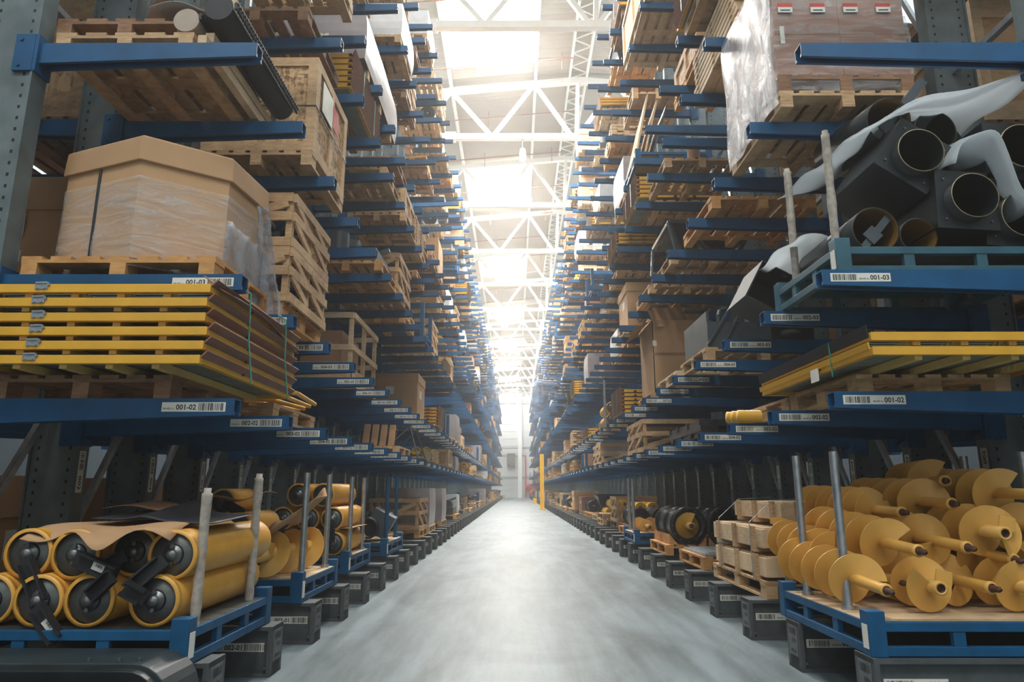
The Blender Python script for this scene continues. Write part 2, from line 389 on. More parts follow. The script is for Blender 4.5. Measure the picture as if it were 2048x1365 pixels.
# trusses
tr_ys = [10.3+6*k for k in range(16)]
def truss_parts():
    zb = 13.55; B = [-9.65, -6.7, -3.75, -.80, 2.15, 5.1, 8.05]; T = [-8.2, -5.25, -2.3, .72, 2.3, 3.7, 6.6, 9.5]
    bc = MB().bar((-9.9, 0, zb), (9.9, 0, zb), .2, .2).box(-2.5, -2.1, -.14, .14, zb-.14, zb+.14)
    tc = MB().bar((-9.9, 0, roofz(-9.9)-.05), (2.3, 0, roofz(2.3)-.05), .22, .2).bar((2.3, 0, roofz(2.3)-.05), (9.9, 0, roofz(9.9)-.05), .22, .2)
    w = [('diagonal', a, b) for a, b in ((-9.65,-8.2),(-8.2,-6.7),(-6.7,-5.25),(-5.25,-3.75),(-3.75,-2.3),(-2.3,-.8),(-.8,.72),(.72,2.05),(2.25,3.7),(3.7,5.1),(5.1,6.6),(6.6,8.05),(8.05,9.5))]
    out = [('bottom_chord', bc.mesh('bottom_chord', 'white_steel')), ('top_chord', tc.mesh('top_chord', 'white_steel'))]
    up = True
    for nme, a, b in w:
        za, zb2 = (zb, roofz(b)-.05) if a in B or abs(a-2.25) < .01 else (roofz(a)-.05, zb)
        out.append((nme, MB().bar((a,0,za),(b,0,zb2), .13, .13, (0,1,0)).mesh(nme, 'white_steel')))
    out.append(('upright_strut', MB().bar((2.2,0,zb),(2.3,0,roofz(2.3)-.05), .13, .13, (0,1,0)).mesh('upright_strut', 'white_steel')))
    return out
TP = truss_parts()
for i, y in enumerate(tr_ys):
    t = thing('roof_truss', 'white steel lattice roof truss spanning the aisle, %s one from the camera' % ordinal(i+1), 'truss', (0, y, 0), 0, 'roof trusses'); t['kind'] = 'structure'
    for n, me in TP: link_mesh(n, me, t)
# red sprinkler pipes with drops
sp = MB()
sp.cyl((-9, 0, 14.5), (2.0, 0, 15.45), .02, 6)
for x in (-7.5, -4.5, -1.3, 1.6): sp.cyl((x, 0, 14.5+(x+9)*.0864-.4), (x, 0, 14.5+(x+9)*.0864+.25), .012, 5)
spm = sp.mesh('sprinkler_pipe', 'pipe_red')
for k in range(27):
    tag(link_mesh('sprinkler_pipe', spm, None, (.3*(k % 2), 14.0+3.3*k, .1)), kind='structure', label='thin rust red sprinkler pipe under the roof, %s from the camera' % ordinal(k+1), cat='pipe', group='sprinkler pipes under the roof')
# hanging lamps
for k in range(7):
    t = thing('hanging_lamp', 'small white lamp hanging under the %s roof truss' % ordinal(3+2*k), 'lamp', (.28, 22.3+12*k, 12.72), 0, 'lamps hanging under the trusses')
    MB().cyl((0,0,.35),(0,0,.73),.015,6).build('hanger', 'steel_dark', t)
    MB().lathe((0,0,.36),(0,0,-.1),[(0,.02),(0,.09),(.12,.11),(.2,.12),(.2,.10),(.1,.08)],16).build('housing', 'white_steel', t)
    MB().lathe((0,0,.17),(0,0,-.2),[(0,.095),(.05,.115),(.2,.115),(.27,.07),(.29,0)],16).build('globe', 'lamp_glow', t)

# ------------------------------------------------------------------ racks
XT = {-1: -1.66, 1: 1.99}
LV = {-1: [(1.725,-1.67),(2.50,-1.69),(4.125,-1.725),(5.63,-1.74),(6.39,-1.75),(8.41,-1.78),(10.03,-1.79),(11.1,-1.79)],
       1: [(1.78,1.95),(2.56,1.95),(4.19,1.96),(5.75,1.96),(6.53,1.96),(8.65,1.96),(10.5,1.97),(11.9,1.98)]}
PX = {-1: -3.2, 1: 3.55}; PITCH = {-1: 1.0, 1: 1.033}; YC1 = {-1: 4.09, 1: 4.2}
def yc(s, n): return YC1[s]+PITCH[s]*(n-1)
ARM_H = .05        # half height at the tip
def arm_profile(mb, x0, x1):
    # open blue channel, deeper at the root; slot along its lower flank
    t = .05; h0, h1 = .075, ARM_H
    P = lambda w, h: [(-w,-h),(-w*.55,-h),(-w*.55,-h*.62),(-w*.86,-h*.5),(-w*.86,h*.86),(w*.86,h*.86),(w*.86,-h*.5),(w*.55,-h*.62),(w*.55,-h),(w,-h),(w,h),(-w,h)]
    n = 12; vs = []
    for x, w, h in ((x0, t, h0), (x1, t, h1)):
        vs += [(x, a, b+(h1-h)) for a, b in P(w, h)]
    fs = [(i, (i+1)%n, n+(i+1)%n, n+i) for i in range(n)]
    fs += [(0,11,4,3),(0,3,2,1),(11,10,5,4),(10,9,6,5),(9,8,7,6)]
    fs += [tuple(n+k for k in f[::-1]) for f in fs[-5:]]
    return mb.add(vs, fs)
def arm_bracket(mb, xp, s):
    # blue hook-on plate on the upright's flange and cheeks
    a = xp+s*-.012; 
    mb.box(min(a, a-s*.0)-.012, a+.012, -.075, .075, -.17, .10)
    x0, x1 = sorted((xp+s*.0, xp+s*.13)); mb.box(x0, x1, -.078, -.061, -.17, .10); mb.box(x0, x1, .061, .078, -.17, .10)
    for z in (-.13, .06): mb.cyl((xp+s*.09, -.086, z), (xp+s*.09, -.078, z), .014, 8)
    x0, x1 = sorted((xp-s*.014, xp-s*.10))
    return mb.add([(x0 if s > 0 else x1, -.05, -.15), (x0 if s > 0 else x1, .05, -.15), (x1 if s > 0 else x0, -.05, -.08), (x1 if s > 0 else x0, .05, -.08)], [(0,1,3,2)])
def arm_mesh(s, lv):
    z, xt = LV[s][lv]; mb = MB(); arm_profile(mb, PX[s]-s*.02, xt); arm_bracket(mb, PX[s], s)
    return mb.mesh('arm', 'blue_arm')
def upright_mb(s):
    w = .055; mb = MB(); hx = .17
    mb.box(-hx, hx, -w, w, -6.3, 6.3)
    for x in (-hx, hx): mb.box(x-.008, x+.008, -.07, .07, -6.3, 6.3)
    return mb
def base_mb(s):
    x0, x1 = sorted((PX[s]+s*.36, XT[s])); mb = MB(); e = XT[s]
    mb.box(x0, x1, -.075, .075, .02, .30); mb.box(x0, x1, -.11, .11, .295, .32); mb.box(x0, x1, -.11, .11, 0, .022)
    a, b = sorted((e, e+s*.03)); mb.box(a, b, -.112, .112, 0, .322)
    for yy in (-.09, .09):
        a, b = sorted((e+s*.035, e+s*.05)); mb.cyl(((a), yy, .05), (b, yy, .05), .014, 8)
    return mb
ARM = {s: [arm_mesh(s, k) for k in range(8)] for s in (-1, 1)}
BACK = {s: None for s in (-1, 1)}
for s in (-1, 1):
    mb = MB(); xb = PX[s]+s*.34
    arm_profile(mb, xb, xb+s*1.3); BACK[s] = mb.mesh('rear_arm', 'blue_arm')
UP = {s: upright_mb(s).mesh('upright', 'upright_grey') for s in (-1, 1)}
BASE = {s: base_mb(s).mesh('base_foot', ['base_grey']) for s in (-1, 1)}
def brace_meshes(s):
    x = PX[s]+s*.17; p = PITCH[s]; out = [('brace', MB().bar((x, .06, .6), (x, p-.06, 2.0), .04, .05))]
    for z in (2.1, 4.7, 7.2, 9.6, 12.2): out.append(('spacer_bar', MB().bar((x, .06, z), (x, p-.06, z), .05, .05)))
    for z in (4.8, 7.3): out.append(('brace', MB().bar((x, .06, z), (x, p-.06, z+2.2), .035, .045)))
    return [(n, m.mesh(n, 'galvanised')) for n, m in out]
BR = {s: brace_meshes(s) for s in (-1, 1)}
NCOL, NEAR, NTXT = 91, 26, 16
def loc_label(s, n, lev, w=.38, h=.056):
    small = '30-02-1-' if s < 0 else '30-07-2-'
    num = '%03d-%02d' % (n, lev)
    if n > NTXT: it = [('b', .20, .36, .012, h-.01), ('b', .02, .17, .02, h-.02)] if s < 0 else [('b', .02, .18, .012, h-.01), ('b', .21, .36, .02, h-.02)]
    elif s < 0: it = [('t', small, .008, .075, .012, .024), ('t', num, .085, .205, .010, h-.012), ('b', .22, .37, .006, h-.006)]
    else: it = [('b', .015, .165, .008, h-.008), ('t', small, .18, .245, .012, .024), ('t', num, .25, .37, .010, h-.012)]
    return label_mb(w, h, it, n*7+lev)
SIDE = {-1: 'left', 1: 'right'}
for s in (-1, 1):
    far = MB()
    far.merge(base_mb(s), None, {0: 1})
    T = Matrix.Translation((PX[s]+s*.17, 0, 6.3)); far.merge(upright_mb(s), T, {0: 2})
    for z, xt in LV[s]:
        a = MB(); arm_profile(a, PX[s]-s*.02, xt); arm_bracket(a, PX[s], s); far.merge(a, Matrix.Translation((0, 0, z)), {0: 0})
    for lv in (0, 1):
        z, xt = LV[s][lv]; x0, x1 = sorted((xt+s*.03, xt+s*.4)); far.mat(3).box(x0, x1, -.053, -.05, z-.028, z+.028)
    farm = far.mesh('cantilever_rack', ['blue_arm', 'base_grey', 'upright_grey', 'label_white'])
    for n in range(1, NCOL+1):
        y = yc(s, n); lab = 'grey perforated rack column with blue arms, %s from the camera, %s rack' % (ordinal(n), SIDE[s])
        if n > NEAR:
            tag(link_mesh('cantilever_rack', farm, None, (0, y, 0)), lab, 'rack column', 'columns of the %s cantilever rack' % SIDE[s]); continue
        t = thing('cantilever_rack', lab, 'rack column', (0, y, 0), 0, 'columns of the %s cantilever rack' % SIDE[s])
        u = link_mesh('upright', UP[s], t, (PX[s]+s*.17, 0, 6.3))
        bs = link_mesh('base_foot', BASE[s], t)
        for bn, bm in BR[s]: link_mesh(bn, bm, t)
        z0 = .155
        if n <= NTXT + 6:
            # labels on the foot: long one on the near side of the web, address sheet on the end plate
            if s < 0: put_label(loc_label(s, n, 1, .36), 'location_label', bs, (XT[s]-.42, -.077, z0), (1,0,0), (0,0,1))
            else: put_label(loc_label(s, n, 1, .36), 'location_label', bs, (XT[s]+.06, -.077, z0), (1,0,0), (0,0,1))
            sh = label_mb(.15, .2, [('b', .015, .135, .14, .185), ('t', '%03d' % n, .06, .135, .09, .115), ('t', '%03d-01' % n, .03, .13, .02, .045)], n)
            if s < 0: put_label(sh, 'address_sheet', bs, (XT[s]+.002, -.075, .09), (0,1,0), (0,0,1), ('base_end','label_ink'))
            else: put_label(sh, 'address_sheet', bs, (XT[s]-.002, .075, .09), (0,-1,0), (0,0,1), ('base_end','label_ink'))
            ul = label_mb(.06, .30, [('b', .012, .05, .16, .285)], n)
            if s < 0: put_label(ul, 'column_label', u, (.166, -.0715, -5.0), (-1,0,0), (0,0,-1)) if False else None
            tm = label_mb(.30, .07, [('b', .012, .14, .012, .058), ('t', '%03d' % n, .18, .28, .016, .052)], n)
            x = PX[s]-s*.0095
            if s < 0: put_label(tm, 'column_label', u, (.1785, -.035, -4.78), (0,0,-1), (0,1,0))
            else: put_label(tm, 'column_label', u, (-.1785, -.035, -5.05), (0,0,1), (0,1,0))
        for k in range(8):
            z, xt = LV[s][k]; a = link_mesh('arm', ARM[s][k], t, (0, 0, z))
            if k < 2:
                lb = loc_label(s, n, k+2)
                put_label(lb, 'location_label', a, ((xt-.43) if s < 0 else xt+.05, -.0505, -.03), (1,0,0), (0,0,1))
        if n <= 14:
            for z in (1.75, 2.5, 4.15, 5.7): link_mesh('rear_arm', BACK[s], t, (0, 0, z))

# ------------------------------------------------------------------ pallets and loads
_cache = {}
def cached(key, fn):
    if key not in _cache: _cache[key] = fn()
    return _cache[key]
def pallet_bits(w, d):
    """runners along Y; returns deck, blocks, runners"""
    deck = MB(); n = 5 if w < 1. else 7; bw = w/n*.74
    for i in range(n):
        x = -w/2+bw/2+(w-bw)*i/(n-1); deck.box(x-bw/2, x+bw/2, -d/2, d/2, .122, .144)
    for y in (-d/2+.07, 0, d/2-.07): deck.box(-w/2, w/2, y-.07, y+.07, .10, .122)
    blocks = []; runners = []
    for x in (-w/2+.055, 0, w/2-.055):
        runners.append(MB().box(x-.05, x+.05, -d/2, d/2, 0, .022))
        for y in (-d/2+.07, 0, d/2-.07): blocks.append(MB().box(x-.05, x+.05, y-.07, y+.07, .022, .10))
    return deck, blocks, runners
def pallet(x, y, z, w, d, mat, label, detail=False, group=None, rz=0):
    if not detail:
        def mk():
            a, b, c = pallet_bits(w, d); m = MB().merge(a)
            for q in b+c: m.merge(q)
            return m.mesh('pallet', mat)
        o = link_mesh('wooden_pallet', cached(('pal', w, d, mat), mk), None, (x, y, z)); o.rotation_euler.z = rz
        return tag(o, label, 'pallet', group)
    t = thing('wooden_pallet', label, 'pallet', (x, y, z), rz, group)
    def mk():
        a, b, c = pallet_bits(w, d)
        return a.mesh('deck', mat), [q.mesh('block', mat) for q in b], [q.mesh('runner', mat) for q in c]
    a, b, c = cached(('pald', w, d, mat), mk)
    link_mesh('deck', a, t)
    for q in b: link_mesh('block', q, t)
    for q in c: link_mesh('runner', q, t)
    return t
P = .145   # pallet height
def carton_mb(w, d, h, lid=True):
    m = MB().mat(0).box(-w/2, w/2, -d/2, d/2, 0, h)
    if lid: m.box(-w/2-.012, w/2+.012, -d/2-.012, d/2+.012, h-.17, h+.012)
    m.mat(1).box(-w*.2, -w*.02, -d/2-.014, -d/2-.011, h*.55, h*.72).box(-w*.16, -w*.02, -d/2-.003, -d/2+.001, h*.35, h*.44)
    for sx in (-1, 1): m.box(sx*(w/2+.0005)-.002, sx*(w/2+.0005)+.002, -d*.2, d*.05, h*.5, h*.68)
    return m
def bundle_mb(w, d, n, toe=1):
    """strapped bundle of yellow decking panels with brown toe boards; toe=+1: boards on the +X end"""
    m = MB(); p = .078
    for i in range(n):
        z = i*p
        m.mat(0).box(-w/2, w/2, -d/2, -d/2+.045, z, z+.055).box(-w/2, w/2, d/2-.045, d/2, z, z+.055)
        for x in (-w/2+.02, w/2-.02): m.box(x-.02, x+.02, -d/2, d/2, z+.01, z+.05)
        m.mat(2).box(-w/2+.03, w/2-.03, -d/2+.03, d/2-.03, z+.03, z+.04)
        for k in range(1, 4): x = -w/2+w*k/4; m.mat(0).box(x-.025, x+.025, -d/2, d/2, z+.0, z+.028)
        e = toe*w/2
        m.mat(1).bar((e+toe*.012, -d/2+.01, z+.06), (e+toe*.012, d/2-.01, z+.06), .012, .11, (toe*.45, 0, 1))
    h = n*p+.03
    m.mat(3)
    for y in (-d*.2, d*.22):
        m.box(toe*(w/2+.045)-.004, toe*(w/2+.045)+.004, y-.008, y+.008, -.01, h); m.box(-w/2, w/2, y-.008, y+.008, h-.02, h-.014)
    return m
def crate_mb(w, d, h, osb_=True):
    m = MB().mat(1).box(-w/2+.02, w/2-.02, -d/2+.02, d/2-.02, .02, h-.02).mat(0); b = .09; t = .024
    for sy in (-1, 1):
        y0, y1 = sorted((sy*d/2, sy*(d/2-t)))
        for z in (0, h-b): m.box(-w/2, w/2, y0, y1, z, z+b)
        for x in (-w/2, w/2-b): m.box(x, x+b, y0, y1, b, h-b)
    for sx in (-1, 1):
        x0, x1 = sorted((sx*w/2, sx*(w/2-t)))
        for z in (0, h-b): m.box(x0, x1, -d/2+t, d/2-t, z, z+b)
        for y in (-d/2+t, -b/2, d/2-t-b): m.box(x0, x1, y, y+b, b, h-b)
    return m
def lattice_mb(w, d, h, diag=True):
    m = MB(); b = .075; t = .024
    for x in (-w/2, w/2-b*.7):
        for y in (-d/2, -b/4, d/2-b*.7): m.box(x, x+b*.7, y, y+b*.7, 0, h)
    for y in (-d/2-t, d/2):
        for z in (0, h*.48, h-b): m.box(-w/2, w/2, y, y+t, z, z+b)
        if diag: m.bar((-w/2+.04, y+t/2, .08), (w/2-.04, y+t/2, h-.08), .022, b, (0,0,1))
    for x in (-w/2-t, w/2):
        for z in (0, h*.48, h-b): m.box(x, x+t, -d/2, d/2, z, z+b)
        if diag:
            for a, c in ((-d/2+.03, -.04), (.04, d/2-.03)): 
                m.bar((x+t/2, a, h*.5), (x+t/2, c, .08), .022, b*.8); m.bar((x+t/2, a, h-.06), (x+t/2, c, h*.55), .022, b*.8)
    for z in (.02,): 
        for i in range(5): y = -d/2+.06+(d-.12)*i/4; m.box(-w/2, w/2, y-.05, y+.05, z, z+.02)
    return m
def wrapped_mb(w, d, h, seed=0):
    r = random.Random(seed); m = MB(); n = 12
    # block of goods under film: slightly bulging sides
    k = 5; ring = []
    for j in range(k+1):
        f = j/k; bul = .02*math.sin(PI*f)+r.uniform(0, .006); a, b = w/2+bul, d/2+bul
        ring.append([(-a,-b,f*h),(0,-b-.008,f*h),(a,-b,f*h),(a+.008,0,f*h),(a,b,f*h),(0,b+.008,f*h),(-a,b,f*h),(-a-.008,0,f*h)])
    vs = [p for R_ in ring for p in R_]; fs = []
    for j in range(k): fs += [(j*8+i, j*8+(i+1)%8, (j+1)*8+(i+1)%8, (j+1)*8+i) for i in range(8)]
    fs.append(tuple(range(k*8, k*8+8))); m.mat(0).add(vs, fs)
    m.mat(1).box(-w*.12, w*.06, -d/2-.03, -d/2-.026, h*.4, h*.55)
    return m
def lumber_mb(w, d, h, seed=0):
    r = random.Random(seed); m = MB(); t = .055; nz = max(1, int(h/(t+.02)))
    for j in range(nz):
        z = j*(t+.022); nx = max(2, int(w/.12)); bw = w/nx
        for i in range(nx): o = r.uniform(-.06, .06); m.mat(0).box(-w/2+i*bw+.004, -w/2+(i+1)*bw-.004, -d/2+o, d/2+o, z+.022, z+.022+t)
        for y in (-d*.4, 0, d*.4): m.mat(1).box(-w/2-.01, w/2+.01, y-.03, y+.03, z, z+.022)
    return m
def hopper_mb(w, d, h, seed=0):
    """black sheet steel hopper on a frame"""
    m = MB(); a = .55
    m.add([(-w/2,-d/2,h),(w/2,-d/2,h),(w/2,d/2,h),(-w/2,d/2,h),(-w/2*a,-d/2*a,h*.35),(w/2*a,-d/2*a,h*.35),(w/2*a,d/2*a,h*.35),(-w/2*a,d/2*a,h*.35)],
          [(0,4,5,1),(1,5,6,2),(2,6,7,3),(3,7,4,0),(4,7,6,5)])
    for x in (-w/2, w/2-.04):
        for y in (-d/2, d/2-.04): m.bar((x*.6+.02, y*.6+.02, 0), (x*.9+.02, y*.9+.02, h*.8), .04, .04)
    m.tube((0,-d/2-.05,h*.55), (0,-d/2+.12,h*.55), w*.2, w*.17, 20).cyl((w*.3,0,h*.2),(w*.3,d*.4,h*.2), .08, 14)
    m.bar((-w/2,-d/2,h),(w/2,-d/2,h),.05,.05).bar((-w/2,d/2,h),(w/2,d/2,h),.05,.05).bar((-w/2,-d/2,h),(-w/2,d/2,h),.05,.05).bar((w/2,-d/2,h),(w/2,d/2,h),.05,.05)
    return m
def drums_mb(r, L):
    m = MB().mat(0).lathe((0,-L/2,r),(0,L/2,r),[(0,r*.35),(0,r*.9),(0,r),(.03,r),(.03,r*.94),(L-.03,r*.94),(L-.03,r),(L,r),(L,r*.35)],22)
    m.mat(1).lathe((0,-L/2-.02,r),(0,L/2,r),[(0,0),(0,r*.18),(.05,r*.2)],12)
    return m
def cable_frame_mb(w, d, h):
    m = MB()
    for x in (-w/2, w/2):
        for y in (-d/2, d/2): m.bar((x,y,0),(x*.5,y*.7,h),.02,.02)
        m.bar((x,-d/2,.02),(x,d/2,.02),.02,.02); m.bar((x*.5,-d*.35,h),(x*.5,d*.35,h),.02,.02)
    for y in (-d/2, d/2): m.bar((-w/2,y,.02),(w/2,y,.02),.02,.02); m.bar((-w*.25,y*.7,h),(w*.25,y*.7,h),.02,.02); m.bar((-w/2,y,.02),(w*.25,y*.7,h),.015,.015)
    return m
def stillage(x0, x1, y0, y1, z, label, mat='blue_stillage', deckmat='pine_pale', posts=(), postmat='galvanised', postlab='post', tag_side=1):
    """flat blue steel pallet: two rails all round, corner stubs, plank deck, socket posts"""
    cx, cy = (x0+x1)/2, (y0+y1)/2; w, d = x1-x0, y1-y0
    t = thing('steel_pallet', label, 'steel pallet', (cx, cy, z)); f = MB(); s = .045
    for zz in (.03, .16):
        for y in (-d/2+s/2, d/2-s/2): f.box(-w/2+.08, w/2-.08, y-s/2, y+s/2, zz-.025, zz+.025)
        for x in (-w/2+s/2, w/2-s/2): f.box(x-s/2, x+s/2, -d/2+.08, d/2-.08, zz-.025, zz+.025)
    for k in (1, 2):
        x = -w/2+w*k/3; y = -d/2+d*k/3
        for yy in (-d/2+s/2, d/2-s/2): f.box(x-.035, x+.035, yy-.018, yy+.018, .05, .14)
        for xx in (-w/2+s/2, w/2-s/2): f.box(xx-.018, xx+.018, y-.035, y+.035, .05, .14)
        f.box(-w/2+s, w/2-s, y-.03, y+.03, .13, .16)
    f.build('frame', mat, t, bevel=.003)
    for x in (-w/2, w/2-.09):
        for y in (-d/2, d/2-.09): MB().box(x-.004, x+.094, y-.004, y+.094, 0, .245).build('corner_post', mat, t, bevel=.004)
    n = 5
    for i in range(n):
        a = -d/2+.1+(d-.2)*i/n; MB().box(-w/2+.012, w/2-.012, a+.006, a+(d-.2)/n-.006, .166, .186).build('deck_board', deckmat, t)
    xs = w/2 if tag_side > 0 else -w/2
    MB().box(min(xs, xs+tag_side*.007), max(xs, xs+tag_side*.007), -d/2+.015, -d/2+.075, .04, .17).build('tag', 'label_white', t)
    for (px, py, h) in posts:
        if postmat == 'wrapped_post':
            r = random.Random(int(px*100)); prof = [(0, .026)]
            k = 16
            for i in range(1, k): prof.append((h*i/k, .029+r.uniform(-.003, .004)))
            prof += [(h-.03, .03), (h-.03, .021), (h, .021), (h, 0)]
            MB().lathe((px-cx, py-cy, .17), (px-cx+.006, py-cy, .17+h), prof, 14).build('stake', postmat, t)
        else:
            MB().cyl((px-cx, py-cy, .165), (px-cx, py-cy, .165+h), .027, 14).cyl((px-cx, py-cy, .186), (px-cx, py-cy, .21), .04, 12).build('stake', postmat, t)
    return t
def roller(x, y0, y1, z, r, label, group=None, br=None, stick=False):
    t = thing('conveyor_roller', label, 'roller', (x, y0, z), 0, group); L = y1-y0
    MB().lathe((0,0,0),(0,L,0),[(0,r*.86),(0,r),(.022,r),(.026,r*.965),(.05,r*.965),(.054,r*.99),(L-.05,r*.99),(L-.02,r),(L,r),(L,r*.86),(L-.02,r*.86)],40).build('shell', 'roller_yellow', t)
    MB().lathe((0,.018,0),(0,.4,0),[(0,0),(0,r*.84),(.012,r*.87),(.03,r*.87)],36).build('end_disc', 'steel_disc', t)
    MB().lathe((0,.004,0),(0,.4,0),[(0,r*.0),(0,r*.32),(.006,r*.42),(.014,r*.42)],24).build('seal_ring', 'black_paint', t)
    h = MB().lathe((0,-.03,0),(0,.1,0),[(0,0),(.004,.022),(.014,.031),(.032,.033),(.032,.052),(.04,.054)],20)
    h.cyl((0,-.004,.047),(0,-.014,.047),.012,8).cyl((0,-.004,-.047),(0,-.014,-.047),.012,8)
    h.build('hub', 'steel_dark', t)
    if br is not None:
        ang, ln = br; dx, dz = math.cos(ang), math.sin(ang); q = (dx*ln, -.055, dz*ln)
        b = MB().bar((dx*.03, -.03, dz*.03), q, .075, .02, (0,-1,0)).bar((dx*.05-dz*.035, -.05, dz*.05+dx*.035), (q[0]-dz*.035, -.075, q[2]+dx*.035), .012, .05, (0,-1,0)).bar((dx*.05+dz*.035, -.05, dz*.05-dx*.035), (q[0]+dz*.035, -.075, q[2]-dx*.035), .012, .05, (0,-1,0))
        bo = b.build('bracket', 'black_matte', t)
        if stick:
            c = Vector((dx*ln*.62, -.058, dz*ln*.62)); u = Vector((dx,0,dz)); v = Vector((-dz,0,dx))
            lb = label_mb(.07, .042, [('b', .02, .06, .02, .036)]); put_label(lb, 'sticker', bo, c-u*.035-v*.021, u, v)
    return t
def helix_mb(r, L, pitch, ri=.03, n=36, th=.006, phase=0., a1=None):
    m = MB(); N = int(L/pitch*n); vs = []; fs = []
    for k in range(4):            # front face, rim, back face, inner edge as separate smooth strips
        vs = []
        for i in range(N+1):
            a = 2*PI*i/n+phase; y = i/n*pitch; c, s_ = math.cos(a), math.sin(a)
            q = [(ri*c, y, ri*s_), (r*c, y, r*s_), (r*c, y+th, r*s_), (ri*c, y+th, ri*s_)]; vs += [q[k], q[(k+1)%4]]
        m.add(vs, [(2*i, 2*i+1, 2*i+3, 2*i+2) for i in range(N)], True)
    for i in (0, N):
        a = 2*PI*i/n+phase; y = i/n*pitch; c, s_ = math.cos(a), math.sin(a)
        m.add([(ri*c, y, ri*s_), (r*c, y, r*s_), (r*c, y+th, r*s_), (ri*c, y+th, ri*s_)], [(0,1,2,3)])
    return m
def auger(loc, rz, tilt, r, L, kind, label, group=None, phase=0., pitch=.2):
    """axis along +Y from the front flight; kind 'tip': shaft with worn hex end reaching forward, 'hollow': open socket"""
    t = thing('auger_screw', label, 'auger', loc, rz, group); t.rotation_euler = (tilt, 0, rz)
    fl = helix_mb(r, L, pitch, phase=phase).build('flight', 'yellow_pale', t)
    sh = MB()
    if kind == 'tip':
        sh.cyl((0,-.26,0),(0,L,0),.034,18).lathe((0,-.275,0),(0,0,0),[(0,.026),(.003,.038),(.02,.038)],18)
        sh.build('shaft', 'yellow_pale', t)
        MB().cyl((0,-.33,0),(0,-.27,0),.017,7,r2=.022).lathe((0,-.345,0),(0,0,0),[(0,.006),(.018,.017)],7).build('shaft_end', 'rust', t)
    else:
        ns = .22 if pitch > .3 else .06; q = 1.5 if pitch > .3 else 1.
        sh.lathe((0,-ns,0),(0,L,0),[(.12,.02*q),(0,.026*q),(0,.04*q),(L+ns-.06,.04*q)],24).build('shaft', 'yellow_pale', t)
        MB().lathe((0,-ns+.003,0),(0,.2,0),[(0,.026*q),(.03,.02*q),(.03,0)],9).build('shaft_socket', 'rust', t)
        # bolted wear plate on the leading flight
        MB().prof((r*.25, -.012, r*.35), (r*.25, -.004, r*.35), [(-.05,-.04),(.05,-.05),(.06,.03),(-.03,.05)]).build('wear_plate', 'yellow_pale', t)
    return t
def sheet(name, fn, nu, nv, mat, label, cat, thick=.004, group=None):
    return tag(MB().grid(fn, nu, nv, thick).build(name, mat), label, cat, group)
ZL = {s: [z+.052 for z, _ in LV[s]] for s in (-1, 1)}      # top of the arms, index 0 = level 02

# ================================================================== LEFT RACK, near loads
G_L = .322
# steel pallet of yellow rollers
stillage(-3.1, -1.74, 3.87, 5.14, G_L, 'blue steel pallet with plank deck carrying yellow rollers, nearest on the left', deckmat='steel_dark', posts=[(-1.80, 4.07, .76), (-1.81, 4.90, .86)], postmat='wrapped_post')
r = .138
rl = [(-1.98,3.95,.508+r,(2.6,.16),False,'front right roller of the bottom row under the end of the stack'),
      (-2.34,3.95,.508+r,(.75,.2),False,'second roller from the right in the bottom row on the left steel pallet'),
      (-2.62,3.95,.508+r,(-.8,.26),True,'third roller from the right in the bottom row on the left steel pallet'),
      (-2.90,3.97,.508+r,(2.2,.2),False,'leftmost roller of the bottom row cut by the photo edge'),
      (-1.93,4.0,.508+r*2.72,(3.9,.26),False,'top right yellow roller resting beside the wrapped stakes'),
      (-2.20,4.10,.508+r*2.78,(3.7,.2),False,'second roller from the right in the top row under torn cardboard'),
      (-2.48,4.0,.508+r*2.74,(-.35,.3),True,'third roller from the right in the top row, black bracket with red sticker'),
      (-2.76,4.02,.508+r*2.76,(-1.0,.3),False,'leftmost yellow roller of the top row under torn cardboard')]
for x, y, z, br, st, lab in rl:
    roller(x, y, y+1.2, z, r, ('yellow steel '+lab) if not 'yellow' in lab else lab, 'rollers on the nearest left steel pallet', br, st)
top = .508+r*3.74
def cb(u, v):
    x = -2.78+u*.86; y = 3.92+v*.75; z = top+.012+.02*math.sin(u*9)*(1-v)+.03*u*v
    if v < .25: z -= (.25-v)*.25*(1+.6*math.sin(u*13)); 
    y += .09*math.sin(u*6+.5)*(1-v); return (x, y, z)
sheet('cardboard_sheet', cb, 22, 10, 'cardboard', 'torn brown cardboard sheet draped over the top rollers on the left', 'cardboard')
sheet('cardboard_sheet', lambda u, v: (-2.68+u*.38, 4.55+v*.4, top+.10+.02*math.sin(u*4)+v*.02), 8, 4, 'cardboard_dark', 'dark brown cardboard piece lying behind the black sheet on the rollers', 'cardboard')
sheet('rubber_sheet', lambda u, v: (-2.50+u*.72, 4.15+v*.65, top+.055+.055*math.exp(-((u-.42)/.13)**2)*(.4+v)+.03*v-.03*u), 20, 8, 'dark_sheet', 'creased black rubber sheet on top of the yellow rollers', 'sheet', .006)
